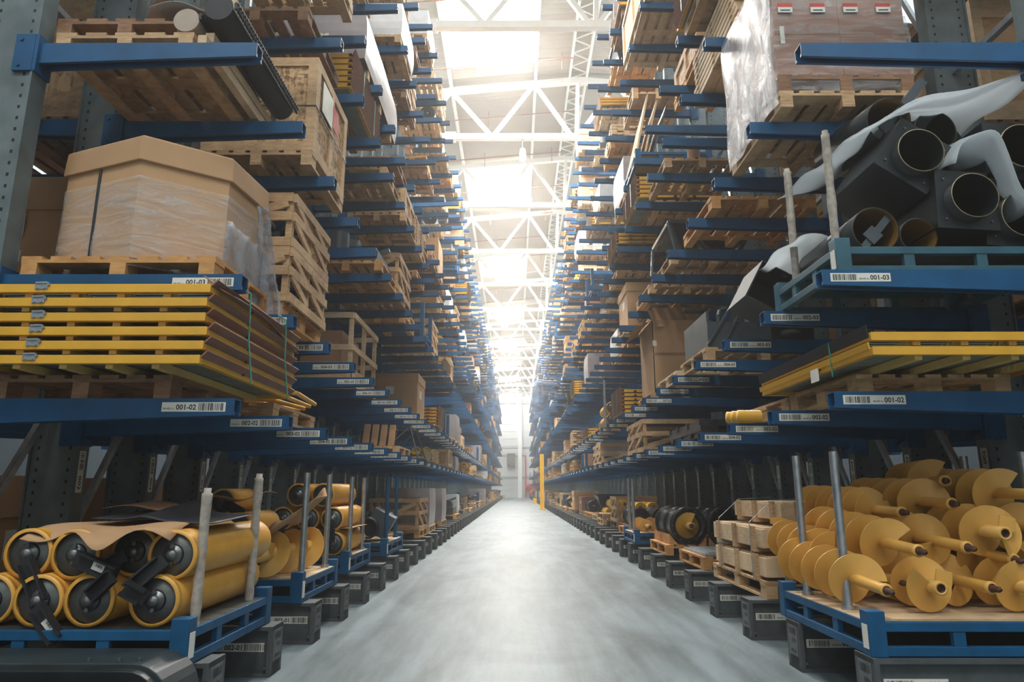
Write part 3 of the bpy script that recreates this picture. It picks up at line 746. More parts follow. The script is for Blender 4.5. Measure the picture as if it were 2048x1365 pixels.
# conveyor chain boom in the bottom left corner
def stadium(x0, x1, z0, z1, n=14):
    r = (z1-z0)/2; c = (z0+z1)/2
    return [(x0, z0)]+[(x1-r+r*math.sin(PI*i/n), c-r*math.cos(PI*i/n)) for i in range(n+1)]+[(x0, z1)]
def plate(mb, poly, y0, y1):
    n = len(poly); vs = [(x, y0, z) for x, z in poly]+[(x, y1, z) for x, z in poly]
    return mb.add(vs, [(i, (i+1)%n, n+(i+1)%n, n+i) for i in range(n)]+[tuple(range(n))[::-1], tuple(range(n, 2*n))])
for k, (y, xe, zt, lab) in enumerate(((3.50, -1.66, .42, 'rear dark grey rounded steel boom on the floor, bottom left corner'), (3.19, -1.62, .375, 'middle dark grey rounded steel boom on the floor, bottom left corner'), (2.93, -1.83, .37, 'front dark grey rounded steel boom on the floor, bottom left corner'))):
    t = thing('steel_boom', lab, 'machine part', (0, y, 0)); 
    dd = (.33, .15, .15)[k]
    a = MB(); plate(a, stadium(-3.2, xe, .03, zt), .05, .05+dd); a.build('body', 'boom_grey', t, bevel=.005)
    a = MB(); plate(a, stadium(-3.2, xe-.02, .05, zt-.02), -.01, .05); a.build('side_plate', 'duct_black', t, bevel=.004)
    a = MB(); 
    for x in (-1.85, -1.95, -2.1): a.cyl((x, .11, zt-.005), (x, .11, zt+.012), .012, 8)
    a.build('bolts', 'steel_dark', t)
    MB().cyl((xe-.2, -.03, .23), (xe-.2, 0, .23), .07, 18).build('bearing_cap', 'boom_grey', t)
    MB().box(-2.6, -2.3, .05, .17, 0, .04).build('foot', 'boom_grey', t)
# second steel pallet: big auger, torn cardboard, rollers
stillage(-3.05, -1.77, 5.95, 7.12, G_L, 'blue steel pallet with pale plank deck under the single yellow auger', posts=[(-1.83, 6.12, .9), (-1.84, 6.9, .9)])
auger((-2.13, 6.02, .70), -.16, 0, .185, 1.0, 'hollow', 'large yellow auger screw on the second left steel pallet', None, 4.4, .34)
for x, z, lab in ((-2.62, .64, 'lower'), (-2.50, .91, 'upper')):
    roller(x, 6.35, 7.1, z, .13, 'yellow roller behind the large auger, %s one' % lab, 'rollers behind the large auger', (-1.2, .25) if z > .8 else None)
roller(-2.72, 6.5, 7.1, 1.13, .12, 'yellow roller on top of the pile behind the large auger', None, (-.4, .25))
def tc(u, v):
    x = -2.27+u*.52+.05*math.sin(v*5); z = .78+u*.40+(.06 if v > .5 else 0)*math.sin(u*8); y = 6.12+v*.42-.06*math.sin(u*5); return (x, y, z+.03*math.sin(u*7)*v)
sheet('cardboard_sheet', tc, 16, 6, 'cardboard', 'torn upright cardboard flap leaning over the large yellow auger', 'cardboard')
sheet('cardboard_sheet', lambda u, v: (-2.72+u*.5, 6.0+v*.5, 1.15+.05*u+.03*math.sin(u*6+v*3)), 12, 5, 'cardboard', 'flat cardboard piece lying on rollers behind the wrapped stake', 'cardboard')
# third steel pallet: rollers stacked three high
stillage(-3.05, -1.86, 7.95, 9.12, G_L, 'blue steel pallet holding rollers stacked three high behind galvanised stakes', posts=[(-1.90, 8.12, .9), (-1.93, 8.92, .9)])
for j, (xs, z) in enumerate((((-2.06, -2.36, -2.66), .645), ((-2.08, -2.37, -2.68), .915), ((-2.2, -2.5), 1.18))):
    for i, x in enumerate(xs):
        roller(x, 8.0+.05*i, 9.1, z, .132, 'short yellow roller, %s row, %s from the aisle on the third left steel pallet' % (('bottom', 'middle', 'top')[j], ordinal(i+1)), 'rollers on the third left steel pallet', (-1.5, .25) if j == 1 else None)
sheet('cardboard_sheet', lambda u, v: (-2.4+u*.52, 8.05+v*.9, .775+.01*math.sin(u*9)+.03*u), 10, 4, 'cardboard', 'cardboard layer sticking out between rows of short yellow rollers', 'cardboard')
# fourth: black gearbox
stillage(-3.05, -1.80, 9.95, 11.35, G_L, 'blue steel pallet carrying the black gearbox on the left', posts=[(-1.86, 10.2, .95), (-1.88, 11.1, .95)], postmat='blue_stillage')
t = thing('gearbox', 'black cube gearbox with round inlet on the fourth left steel pallet', 'machine part', (-1.98, 10.35, .76), .1); t.rotation_euler = (0, .5, .1)
MB().cbox((0,.1,0), (.34,.5,.34)).build('housing', 'graphite', t, bevel=.012)
MB().tube((-.1,-.16,-.12), (-.1,-.3,-.12), .15, .11, 28).build('inlet_ring', 'black_paint', t)
MB().cyl((-.1,-.17,-.12), (-.1,-.22,-.12), .11, 20).build('inlet_core', 'black_matte', t)

# octagonal carton on its pallet, level 03
z = ZL[-1][1]
pallet(-2.52, 4.62, z, 1.24, 1.0, 'pine_orange', 'orange-tinted wooden pallet under the octagonal cardboard box', True)
t = thing('octagonal_box', 'large octagonal cardboard box with lid wrapped in clear film', 'box', (0, 0, z+P))
oct_ = [(-3.10,4.38),(-2.46,4.13),(-2.01,4.46),(-1.96,5.0),(-2.05,5.08),(-2.9,5.08),(-3.05,5.0),(-3.10,4.8)]
oc = (-2.52, 4.66)
def ring(k, z): return [(oc[0]+(x-oc[0])*k, oc[1]+(y-oc[1])*k, z) for x, y in oct_]
def loft(mb, rings, cap=True):
    n = len(rings[0]); vs = [p for q in rings for p in q]; fs = []
    for j in range(len(rings)-1): fs += [(j*n+i, j*n+(i+1)%n, (j+1)*n+(i+1)%n, (j+1)*n+i) for i in range(n)]
    if cap: fs += [tuple(range(n))[::-1], tuple(range((len(rings)-1)*n, len(rings)*n))]
    return mb.add(vs, fs)
loft(MB(), [ring(.985, 0), ring(1.0, .12), ring(1.0, .74)]).build('body', 'cardboard', t)
loft(MB(), [ring(1.05, .665), ring(1.035, .835), ring(1.0, .85)]).build('lid', 'cardboard', t, bevel=.006)
ff = []
for k, zz in ((1.012, -.06), (1.02, .1), (1.012, .3), (1.012, .52), (1.014, .56)): ff.append(ring(k, zz))
loft(MB(), ff, False).build('stretch_film', 'film', t)
MB().bar((-2.80, 4.255, .0), (-2.80, 4.255, .68), .018, .006, (0,1,0)).build('strap', 'strap_black', t)
def bunch(u, v):
    a = u*PI*1.2; rr = .03+.05*v+.012*math.sin(u*23+v*5); return (-1.86+rr*math.cos(a)+.03*v-.03, 4.78+.24*v+rr*math.sin(a)*.8+.02*math.sin(v*17), .62-.80*v)
MB().grid(bunch, 18, 14, .002).build('film_tail', 'film_white', t)
def skirt(u, v): return (-1.95+.05*u-.03*v+.012*math.sin(u*20), 4.35+u*.72, .33-.42*v-.12*u*v+.01*math.sin(u*31+v*4))
MB().grid(skirt, 20, 8, .002).build('film_skirt', 'film_white', t)
# stack of yellow decking panels, level 02
z = ZL[-1][0]
pallet(-2.62, 4.62, z, 1.1, 1.1, 'pine_brown', 'dark brown pallet under the stack of yellow decking panels', True)
def panel(x0, x1, y0, y1, z, label, group, toe=1, toemat='plywood_brown', lean=1.0, latches=(.25, .36), off=0., th=.062):
    t = thing('decking_panel', label, 'panel', ((x0+x1)/2, (y0+y1)/2, z), 0, group); w, d = x1-x0, y1-y0
    f = MB()
    for y in (-d/2, d/2-.04):
        f.box(-w/2, w/2, y, y+.04, 0, .05)
    for x in (-w/2, w/2-.04): f.box(x, x+.04, -d/2+.04, d/2-.04, .005, .047)
    f.build('frame', 'yellow', t, bevel=.002)
    for k in range(1, 5): x = -w/2+w*k/5; MB().box(x-.022, x+.022, -d/2+.04, d/2-.04, -.022, .02).build('cross_rib', 'yellow_edge', t)
    g = MB()
    for i in range(30): y = -d/2+.05+(d-.1)*i/30; g.box(-w/2+.03, w/2-.03, y, y+(d-.1)/42, .026, .036)
    g.build('grating', 'mesh_grey', t)
    e = toe*w/2; up = (toe*lean, 0, 1)
    MB().bar((e+toe*.014, -d/2+.012, .056), (e+toe*.014, d/2, .052), .009, th, up).build('toe_board', toemat, t)
    MB().box(min(e, e+toe*.01), max(e, e+toe*.01), -d*.12, -d*.12+.03, .03, .085).build('toe_clip', 'black_matte', t)
    for q in latches:
        x = -w/2+w*q+off; l = MB().box(x-.035, x+.04, -d/2-.005, -d/2, .018, .05)
        for dx in (-.02, .02): l.cyl((x+dx, -d/2-.012, .026), (x+dx, -d/2, .026), .009, 8)
        l.bar((x-.03, -d/2-.006, .055), (x+.035, -d/2-.004, .058), .012, .01).bar((x+.035, -d/2-.004, .058), (x+.05, -d/2-.004, .04), .012, .01)
        l.build('latch', 'galvanised', t)
    return t
for i in range(6):
    panel(-3.14, -1.80+.01*((i*7)%3), 3.82+.006*((i*5)%4), 5.42, z+P+.024+.085*i, 'yellow decking panel with brown toe board, %s from the bottom of the left stack' % ordinal(i+1), 'yellow decking panels stacked on the left', 1, latches=(.05, .27), off=.02*((i*3)%3))
sheet('plywood_sheet', lambda u, v: (-1.86+u*.13, 3.90+v*1.45, z+P+.024+.085*6+.04-.10*u-.06*v+.04*math.sin(v*4)), 6, 14, 'plywood_brown', 'loose brown plywood strip curling on top of the yellow panels', 'sheet', .006)
for y in (4.25, 4.95):
    m = MB(); zz = z+P
    m.path([(-1.66, y, zz-.03), (-1.70, y, zz+.25), (-1.71, y, zz+.56), (-1.78, y+.01, zz+.60)], .005, 6)
    tag(m.build('packing_strap', 'strap_green'), 'green packing strap around the yellow panel stack, %s one' % ('nearer' if y < 4.5 else 'farther'), 'strap')
pallet(-2.4, 6.0, z, .95, 1.15, 'pine', 'brown pallet with crumpled yellow bars on the second arm level', True)
t = thing('yellow_bars', 'small heap of bent yellow steel bars on the pallet behind panels', 'machine part', (-2.3, 6.0, z+P))
for k in range(4):
    MB().path([(-.35+.1*k, -.5, .03+.035*k), (.1+.1*k, -.1, .05+.03*k), (.25+.05*k, .45, .05+.02*k)], .02, 8).build('bar', 'yellow', t)
# level 03: lattice crates with tyres, open crate, big carton
z = ZL[-1][1]
pallet(-2.30, 5.72, z, .95, 1.06, 'pine_orange', 'wooden pallet under the lattice crate of tyres', True)
for j in range(2):
    t = thing('lattice_crate', 'open wooden lattice crate of black tyres, %s of the two' % ('lower', 'upper')[j], 'crate', (-2.28, 5.72, z+P+.46*j), 0, 'lattice crates of tyres')
    lattice_mb(.95, 1.04, .455).build('slat_frame', 'pine', t)
    for k in range(3):
        o = MB()
        for q in range(4): o.lathe((-.28+.28*k, 0, .06+.09*q), (-.28+.28*k, 0, .2+.09*q), [(0,.08),(.0,.13),(.02,.145),(.06,.145),(.08,.13),(.08,.08)], 20)
        tag(o.build('tyre_stack', 'tyre', None, (-2.28, 5.5+.2*k, z+P+.46*j)), 'stack of small black tyres inside the %s lattice crate, %s from the back' % (('lower', 'upper')[j], ordinal(k+1)), 'tyres')
t = thing('open_crate', 'tall open pale wooden crate with corner posts and plank sides', 'crate', (-2.60, 9.55, z+.01))
lattice_mb(.92, 1.55, .98, False).build('post_frame', 'pine_pale', t)
MB().box(-.44, .44, -.77, -.745, .02, .32).box(-.44, .44, .745, .77, .02, .32).box(.435, .46, -.77, .77, .02, .24).build('side_board', 'pine', t)
MB().box(-.3, .25, -.5, .5, .06, .8).build('load', 'cardboard_dark', t)
pallet(-2.58, 15.1, z, 1.0, 1.2, 'pine', 'pallet under the tall lidded cardboard carton on the left')
o = carton_mb(.98, 1.15, .98).build('cardboard_box', ['cardboard', 'label_white'], None, (-2.58, 15.1, z+P)); tag(o, 'tall brown lidded cardboard carton with white labels, left rack', 'box')
o = bundle_mb(1.0, 1.2, 6).build('panel_bundle', ['yellow', 'plywood_brown', 'mesh_grey', 'strap_green'], None, (-2.35, 17.0, z+P+.03)); tag(o, 'strapped bundle of yellow panels beyond the tall lidded carton', 'panels')
pallet(-2.4, 17.0, z, .95, 1.2, 'pine', 'pallet under yellow panels beyond the tall lidded carton')
# level 04
z = ZL[-1][2]
pallet(-2.68, 4.68, z, .95, 1.1, 'pine', 'weathered pallet seen from below at the top left', True)
pallet(-2.72, 4.70, z+P, .95, 1.05, 'pine_brown', 'dark pallet stacked on the top left pallet', True)
t = thing('chain_tube', 'black steel tube with a chain along its side, top left', 'machine part', (-1.98, 4.1, z+.20))
MB().cyl((-.06,.0,.12),(-.06,1.3,.12),.10,28).build('tube', 'black_matte', t, bevel=.004)
ch = MB()
for k in range(34):
    y = .04*k; ch.cbox((.065, y, .12), (.018, .028, .05)).cyl((.05, y, .135), (.085, y, .135), .011, 8)
ch.build('chain', 'black_matte', t)
t = thing('chain_tube', 'kraft wrapped tube with chain behind the black tube, top left', 'machine part', (-2.28, 4.15, z+P+.01))
MB().cyl((0,0,.10),(0,1.1,.10),.09,24).build('tube', 'kraft', t, bevel=.004)
ch = MB()
for k in range(28): y = .04*k; ch.cbox((.10, y, .12), (.018, .028, .05)).cyl((.085, y, .135), (.12, y, .135), .011, 8)
ch.build('chain', 'black_matte', t)
for k, (x, zz) in enumerate(((-2.13, .03), (-1.98, .36), (-2.13, .12))):
    tag(MB().box(x-.03, x+.03, 4.1+.05*k, 5.35, z+zz, z+zz+.07).build('timber_beam', 'pine_pale'), ('lower pale timber beam beside the top left pallets', 'upper pale timber beam above the black chain tube', 'middle pale timber beam beside the top left pallets')[k], 'beam')
sheet('kraft_wrap', lambda u, v: (-2.55+u*.42, 4.14+v*1.1, z+2*P+.06+.05*math.sin(u*4)+.02*math.sin(v*9)), 10, 12, 'kraft', 'crumpled pale wrapping paper on the top left pallets', 'paper')
pallet(-2.40, 6.38, z, 1.05, 1.15, 'pine', 'pallet under the chipboard crate, upper left', True)
t = thing('chipboard_crate', 'chipboard crate framed with pine boards, black straps, upper left', 'crate', (-2.40, 6.38, z+P))
m = crate_mb(1.05, 1.15, .97); fr = MB(); pn = MB()
for f, i in zip(m.f, m.mi): (fr if i == 0 else pn).f.append(f)
for q in (fr, pn): q.v = m.v; q.mi = [0]*len(q.f); q.sm = [False]*len(q.f)
fr.build('board_frame', 'pine', t); pn.build('chipboard_panels', 'osb', t)
MB().box(-.53, .53, -.582, -.576, .45, .462).box(.527, .533, -.575, .575, .45, .462).build('strap', 'strap_black', t)
MB().box(.11, .16, -.583, -.577, .25, .70).build('scuff_mark', 'label_ink', t)
MB().box(.527, .531, -.38, -.02, .52, .84).build('paper_label', 'label_white', t); MB().box(.527, .531, .0, .2, .56, .80).build('orange_label', 'label_red', t)
pallet(-2.36, 9.72, ZL[-1][3], 1.0, 1.15, 'pine', 'bare pallet seen from below beyond the chipboard crate')
o = bundle_mb(1.15, 1.55, 6).build('panel_bundle', ['yellow', 'plywood_brown', 'mesh_grey', 'strap_green'], None, (-2.50, 7.95, ZL[-1][3]+P+.03)); tag(o, 'bundle of yellow panels above the chipboard crate, brown toe boards towards the aisle', 'panels')
pallet(-2.6, 7.9, ZL[-1][3], .95, 1.15, 'pine_brown', 'pallet under the yellow panels above the chipboard crate')
o = wrapped_mb(1.05, 2.2, .62, 3).build('wrapped_load', ['grey_wrap', 'label_white'], None, (-2.42, 8.75, ZL[-1][4]+.12)); tag(o, 'long load wrapped in grey film above the yellow panels', 'wrapped load')
for k in range(3): tag(MB().box(-2.95, -1.9, 7.9+.8*k, 8.0+.8*k, ZL[-1][4], ZL[-1][4]+.12).build('timber_beam', 'pine'), 'timber bearer under the long grey wrapped load, %s from the front' % ordinal(k+1), 'beam')
pallet(-2.52, 6.35, ZL[-1][3], 1.05, 1.15, 'pine_brown', 'brown pallet under black flywheel high on the left', True)
t = thing('flywheel', 'black toothed flywheel on brown pallet high on the left', 'machine part', (-2.52, 6.25, ZL[-1][3]+P))
MB().lathe((-.12,0,.13),(.1,0,.13),[(0,0),(0,.13),(.05,.13),(.05,.05),(.2,.05),(.2,0)],18).build('wheel', 'black_paint', t)
ch = MB()
for k in range(12): a = 2*PI*k/12; ch.cyl((-.13, .115*math.cos(a), .13+.115*math.sin(a)), (-.06, .115*math.cos(a), .13+.115*math.sin(a)), .02, 8)
ch.build('teeth', 'black_matte', t)
tag(MB().lathe((-2.2,6.3,ZL[-1][3]+P+.035),(-2.1,6.0,ZL[-1][3]+P+.24),[(0,.035),(.1,.045),(.3,.03),(.36,.02)],12).build('wrapped_stake', 'cardboard'), 'paper wrapped stake beside the black flywheel', 'stake')

# ================================================================== RIGHT RACK, near loads
stillage(2.0, 3.52, 4.12, 5.46, G_L, 'blue steel pallet with pale planks under the yellow augers, nearest on the right', posts=[(2.09, 4.55, 1.0), (2.09, 5.16, 1.0), (3.36, 4.6, 1.0), (3.36, 5.2, 1.0)], tag_side=-1)
zr = .508
AUG = [(2.13,4.42,.69,'tip',.02,.10,0.,'leftmost low auger with bare shaft reaching into the aisle'),
       (2.38,4.50,.905,'tip',.05,.12,.6,'upper left auger with bare shaft above the leftmost low one'),
       (2.42,4.85,.68,'tip',.08,.08,1.9,'low auger set back behind the steel stakes'),
       (2.52,4.32,.672,'hollow',-.05,.05,2.4,'low middle auger with open hollow end at the pallet edge'),
       (2.70,4.55,.92,'tip',.06,.12,3.3,'upper middle auger with long bare shaft'),
       (2.80,4.55,.68,'tip',.1,.06,4.1,'low auger between the two hollow ends on the right'),
       (2.96,4.34,.985,'hollow',-.04,.06,5.0,'upper right auger with round hollow end facing out'),
       (3.06,4.30,.672,'hollow',.0,.05,1.2,'low right auger with hollow end at the photo edge'),
       (3.02,4.62,.84,'tip',.05,.1,2.9,'auger squeezed under the upper right hollow one'),
       (3.36,4.40,.70,'tip',.0,.05,.3,'farthest right low auger against the rack column'),
       (3.26,4.45,1.00,'tip',-.03,.06,3.9,'right auger in the upper row against the column'),
       (3.14,4.50,1.22,'tip',-.08,.04,.9,'topmost auger lying across the upper row'),
       (2.56,4.95,1.10,'tip',.03,.04,2.2,'auger at the back of the pile, upper left'),
       (2.22,4.95,.80,'tip',.0,.1,1.5,'auger end low at the left edge behind the stakes'),
       (2.68,4.85,.70,'tip',.06,.05,5.2,'auger lying deep under the middle of the pile'),
       (2.82,4.80,1.16,'tip',-.02,.04,.2,'auger at the back of the pile, upper middle'),
       (3.0,5.0,1.30,'tip',-.3,.0,1.0,'highest auger turned towards the column at the back')]
for x, y, z, kd, yaw, tl, ph, lab in AUG:
    auger((x, y, z), yaw, tl*.55, .158, 1.02, kd, 'yellow '+lab, 'yellow augers on the nearest right steel pallet', ph)
# crates
pallet(2.68, 7.0, G_L, 1.05, 1.6, 'pine', 'wooden pallet under three flat pine crates, right', True)
for j, (x, y, w, d, h, z) in enumerate(((2.68,6.95,1.02,1.5,.19,G_L+P),(2.68,6.98,1.02,1.5,.19,G_L+P+.24),(2.74,6.85,.80,1.3,.17,G_L+P+.48))):
    t = thing('flat_crate', '%s flat pine crate in the strapped stack on the right pallet' % ('bottom', 'middle', 'top')[j], 'crate', (x, y, z), 0, 'flat pine crates')
    MB().box(-w/2, w/2, -d/2, d/2, .03, h).box(-w/2+.03, w/2-.03, -d/2+.03, d/2-.03, h, h+.012).build('boards', 'pine_pale', t, bevel=.003)
    b = MB()
    for y in (-d*.36, 0, d*.36):
        for sx in (-1, 1): x0, x1 = sorted((sx*w/2, sx*(w/2+.022))); b.box(x0, x1, y-.045, y+.045, -.01, h+.02)
        b.box(-w/2, w/2, y-.045, y+.045, -.012, .03)
    for x in (-w*.3, w*.3): b.box(x-.045, x+.045, -d/2-.022, -d/2, -.01, h+.02)
    b.build('batten', 'pine', t)
for k, y in enumerate((6.45, 7.4)):
    tag(MB().path([(2.14, y, .47), (2.135, y, .95), (2.36, y, 1.145), (2.7, y, 1.16)], .004, 6).build('packing_strap', 'galvanised'), '%s steel strap over the flat pine crates' % ('nearer', 'farther')[k], 'strap')
pallet(2.62, 8.95, G_L, .85, 1.2, 'pine_orange', 'low wooden pallet with dark sheets behind the flat crates', True)
tag(MB().box(2.24, 3.0, 8.38, 9.5, G_L+P, G_L+P+.025).box(2.3, 2.9, 8.5, 9.4, G_L+P+.025, G_L+P+.04).build('metal_sheets', 'galvanised'), 'thin metal sheets lying on the low pallet behind the crates', 'sheets')
t = thing('tool_box', 'dark teal steel box on the low pallet behind the crates', 'box', (2.75, 8.75, G_L+P+.04)); MB().box(-.2,.2,-.25,.25,0,.16).build('body','teal_stillage',t,bevel=.006); MB().bar((-.1,-.26,.12),(.1,-.26,.12),.015,.015).build('handle','steel_dark',t)
pallet(2.68, 10.75, G_L, 1.05, 1.2, 'pine_orange', 'wooden pallet carrying two black ribbed drums on the right', True)
for k, x in enumerate((2.50, 3.03)):
    t = thing('auger_drum', ('black steel drum with a yellow auger disc inside, on wooden pallet', 'black steel drum beside the one with the yellow disc')[k], 'drum', (x, 10.2, G_L+P+.265))
    m = MB().lathe((0,0,0),(0,1,0),[(.04,.19),(0,.19),(0,.265),(.03,.265),(.03,.245),(.5,.245),(.5,.255),(.53,.255),(.53,.245),(1.05,.245),(1.05,.265),(1.1,.265),(1.1,0)],34)
    m.lathe((0,.02,0),(0,1,0),[(0,.2),(.3,.2),(.3,0)],30); m.build('shell', 'black_paint', t)
    b = MB()
    for i in range(12): a = 2*PI*i/12; b.cyl((.228*math.cos(a), -.012, .228*math.sin(a)), (.228*math.cos(a), 0, .228*math.sin(a)), .011, 8)
    b.build('flange_bolts', 'steel_dark', t)
    if k == 0:
        helix_mb(.185, .5, .3, phase=1.1).build('flight', 'yellow', t, (0,-.10,0)); MB().tube((0,-.2,0),(0,.3,0),.05,.035,18).build('shaft', 'yellow_pale', t)
        MB().cyl((0,-.195,0),(0,-.15,0),.035,14).build('shaft_core', 'rust', t)
    else: MB().lathe((0,-.04,0),(0,.1,0),[(0,0),(0,.05),(.06,.06)],14).build('hub', 'graphite', t)
    m = MB()
    for sx in (-1, 1): m.add([(sx*.16,0,-.265),(sx*.28,0,-.265),(sx*.28,0,-.12),(sx*.16,1.1,-.265),(sx*.28,1.1,-.265),(sx*.28,1.1,-.12)],[(0,1,2),(3,5,4),(0,3,4,1),(1,4,5,2),(2,5,3,0)])
    m.build('wedge', 'pine_orange', t)
stillage(2.05, 3.15, 12.15, 13.35, G_L, 'blue steel pallet with small yellow augers beyond the black drums', posts=[(2.12, 12.6, .95), (2.13, 13.1, .95)], tag_side=-1)
for k in range(4): auger((2.3+.2*k, 12.35, .508+.11), 0, .02, .105, .85, 'tip', 'small yellow auger beyond the black drums, %s from the aisle' % ordinal(k+1), 'small augers', k*1.1, .14)
# level 02: yellow decks
z = ZL[1][0]
for k, (x, y) in enumerate(((2.72, 4.95), (2.72, 6.1))):
    pallet(x, y, z, 1.0, 1.1, 'pine', ('nearer','farther')[k]+' wooden pallet under the two yellow decking panels, right', True)
for i in range(2):
    panel(2.06, 3.46, 3.86, 5.66, z+P+.024+.085*i, '%s yellow decking panel with dark toe board on the right rack' % ('lower','upper')[i], 'yellow decking panels on the right', -1, ('yellow', 'black_matte')[i], .15, latches=(), th=(.04, .075)[i])
tag(MB().path([(2.045, 4.35, z+.12), (2.04, 4.35, z+P+.2), (2.3, 4.35, z+P+.21)], .005, 6).build('packing_strap', 'strap_green'), 'green strap around the right yellow panels', 'strap')
tag(MB().box(2.043, 2.047, 4.55, 4.67, z+P-.02, z+P+.08).build('delivery_note', 'paper'), 'white paper note taped to the right yellow panels', 'note')
for k in range(3):
    tag(MB().lathe((2.02,6.2+.16*k,z+.06+.01*k),(3.2,6.2+.16*k,z+.06),[(0,0),(0,.055),(1.1,.055),(1.1,0)],14).build('yellow_tube', 'yellow'), 'yellow tube end on the pallet behind the panels, %s one' % ordinal(k+1), 'tube')
# lattice crates at level 02 further on
for k, (x, y, w, d, h) in enumerate(((2.75, 11.85, 1.35, 1.5, .52), (2.75, 17.6, 1.3, 1.6, .5))):
    t = thing('lattice_crate', ('nearer', 'farther')[k]+' long open slatted wooden crate at lower right', 'crate', (x, y, z+.005), 0, 'slatted crates at lower right')
    lattice_mb(w, d, h).build('slat_frame', 'pine', t)
    MB().box(-w/2+.1, w/2-.1, -d/2+.15, d/2-.15, .05, h*.4).build('load', 'black_matte', t)
t = thing('chassis_part', 'black steel chassis frame on the second arm level, right', 'machine part', (2.75, 8.6, z))
m = MB()
for x in (-.6, -.1, .5): m.bar((x,-.8,.12),(x,.8,.12),.08,.12)
for y in (-.75,-.2,.3,.75): m.bar((-.65,y,.16),(.6,y,.16),.07,.07).cyl((-.62,y,.10),(-.45,y,.10),.09,14)
m.box(-.6,.5,-.7,.7,0,.06); m.build('frame','black_paint',t); MB().cyl((-.3,-.5,.18),(-.3,-.5,.3),.12,18).build('hub','graphite',t); MB().cyl((.2,.2,.18),(.2,.2,.26),.16,18).build('hub','graphite',t)
# level 03: teal steel pallet with black ducts
z = ZL[1][1]
stillage(2.10, 3.52, 4.24, 5.32, z, 'teal steel pallet with wrapped stakes holding black ducts, right', 'teal_stillage', 'steel_dark', posts=[(2.24, 4.52, 1.0), (2.20, 5.12, 1.0)], postmat='wrapped_post', tag_side=-1)
zd = z+.19
def duct(x, y, zc, rot, label, L=.78, r=.158, side=.42):
    t = thing('flanged_duct', label, 'duct', (x, y, zc), 0, 'black ducts on the teal steel pallet'); t.rotation_euler = (0, rot, 0); h = side/2
    m = MB(); 
    m.add([(-h,.05,-h),(h,.05,-h),(h,.05,h),(-h,.05,h),(-h,L,-h),(h,L,-h),(h,L,h),(-h,L,h)], [(0,1,5,4),(1,2,6,5),(2,3,7,6),(3,0,4,7),(4,5,6,7)])
    m.build('casing', 'duct_black', t)
    # front plate with a round opening
    n = 32; vs = []; 
    for i in range(n):
        a = 2*PI*i/n; c, s = math.cos(a), math.sin(a); k = h/max(abs(c), abs(s)); vs += [(r*c, .05, r*s), (k*c, .05, k*s)]
    MB().add(vs, [(2*i, 2*i+1, 2*((i+1)%n)+1, 2*((i+1)%n)) for i in range(n)]).build('front_plate', 'duct_black', t)
    MB().tube((0,-.03,0),(0,.7,0),r,r-.008,40).build('sleeve', 'duct_black', t)
    MB().tube((0,-.034,0),(0,-.028,0),r+.001,r-.004,40).build('rim', 'brass_rim', t)
    MB().cyl((0,.35,0),(0,.36,0),r-.01,24).build('baffle', 'black_matte', t)
    b = MB()
    for a in (.8, 2.4, 3.9, 5.5): b.cyl((h*.92*math.cos(a)*1.1, .04, h*.92*math.sin(a)*1.1), (h*.92*math.cos(a)*1.1, .05, h*.92*math.sin(a)*1.1), .008, 6)
    b.build('bolts', 'steel_dark', t); return t
plain('brass_rim', (.36, .30, .16), .35, .4)
duct(2.80, 4.36, 3.53, .62, 'tilted square black duct with round mouth, centre of the pile')
duct(3.08, 4.30, 3.17, .06, 'upright square black duct with round mouth, right of the two open tubes')
duct(3.46, 4.30, 3.53, .05, 'black duct with round mouth at the right photo edge')
duct(3.18, 4.75, 3.90, -.5, 'black duct at the top of the pile against the rack column')
duct(3.44, 4.36, 3.06, .1, 'lowest black duct in the right corner of the teal pallet')
def tube_th(x, y, zc, L, r, label, plate=True, rx=0):
    t = thing('open_tube', label, 'tube', (x, y, zc), 0, 'open black tubes on the teal pallet'); t.rotation_euler = (rx, 0, 0)
    MB().tube((0,0,0),(0,L,0),r,r-.005,36).build('shell', 'duct_black', t); MB().tube((0,.004,0),(0,L-.01,0),r-.0055,r-.009,36).cyl((0,L-.02,0),(0,L-.01,0),r-.006,30).build('inner_reflection', 'amber_reflection', t)  # added inner shell whose colour imitates reflected amber light
    if plate:
        MB().bar((-r*.5,.03,-r*.75),(r*.75,.03,r*.7),.05,.012,(0,1,0)).bar((-r*.3,.02,-r*.4),(.02,.02,0),.10,.012,(0,1,0)).build('bracket', 'graphite', t)
    return t
tube_th(2.44, 4.36, zd+.16, .9, .16, 'open black tube with amber reflection inside, bottom left beside the wrapped stake')
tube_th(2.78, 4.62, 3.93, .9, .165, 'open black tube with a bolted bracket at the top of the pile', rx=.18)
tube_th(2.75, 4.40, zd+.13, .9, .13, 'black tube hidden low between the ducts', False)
tag(MB().bar((2.86,4.66,3.98),(3.1,4.66,4.28),.07,.02,(0,1,0)).build('steel_strip', 'graphite'), 'flat dark steel strip leaning from the top open tube to the column', 'strip')
t = thing('black_hopper_box', 'open black sheet steel box sticking out at the pallet end', 'box', (2.22, 5.62, 2.93)); t.rotation_euler = (0, .5, 0)
m = MB()
for a in ((-.19,-.18,-.17,.17),(.18,.19,-.17,.17)): m.box(a[0],a[1],0,.5,a[2],a[3])
m.box(-.19,.19,0,.5,-.18,-.17).box(-.19,.19,0,.5,.17,.18); m.build('shell','black_matte',t); MB().box(-.18,.18,.45,.46,-.17,.17).build('end_plate','graphite',t)
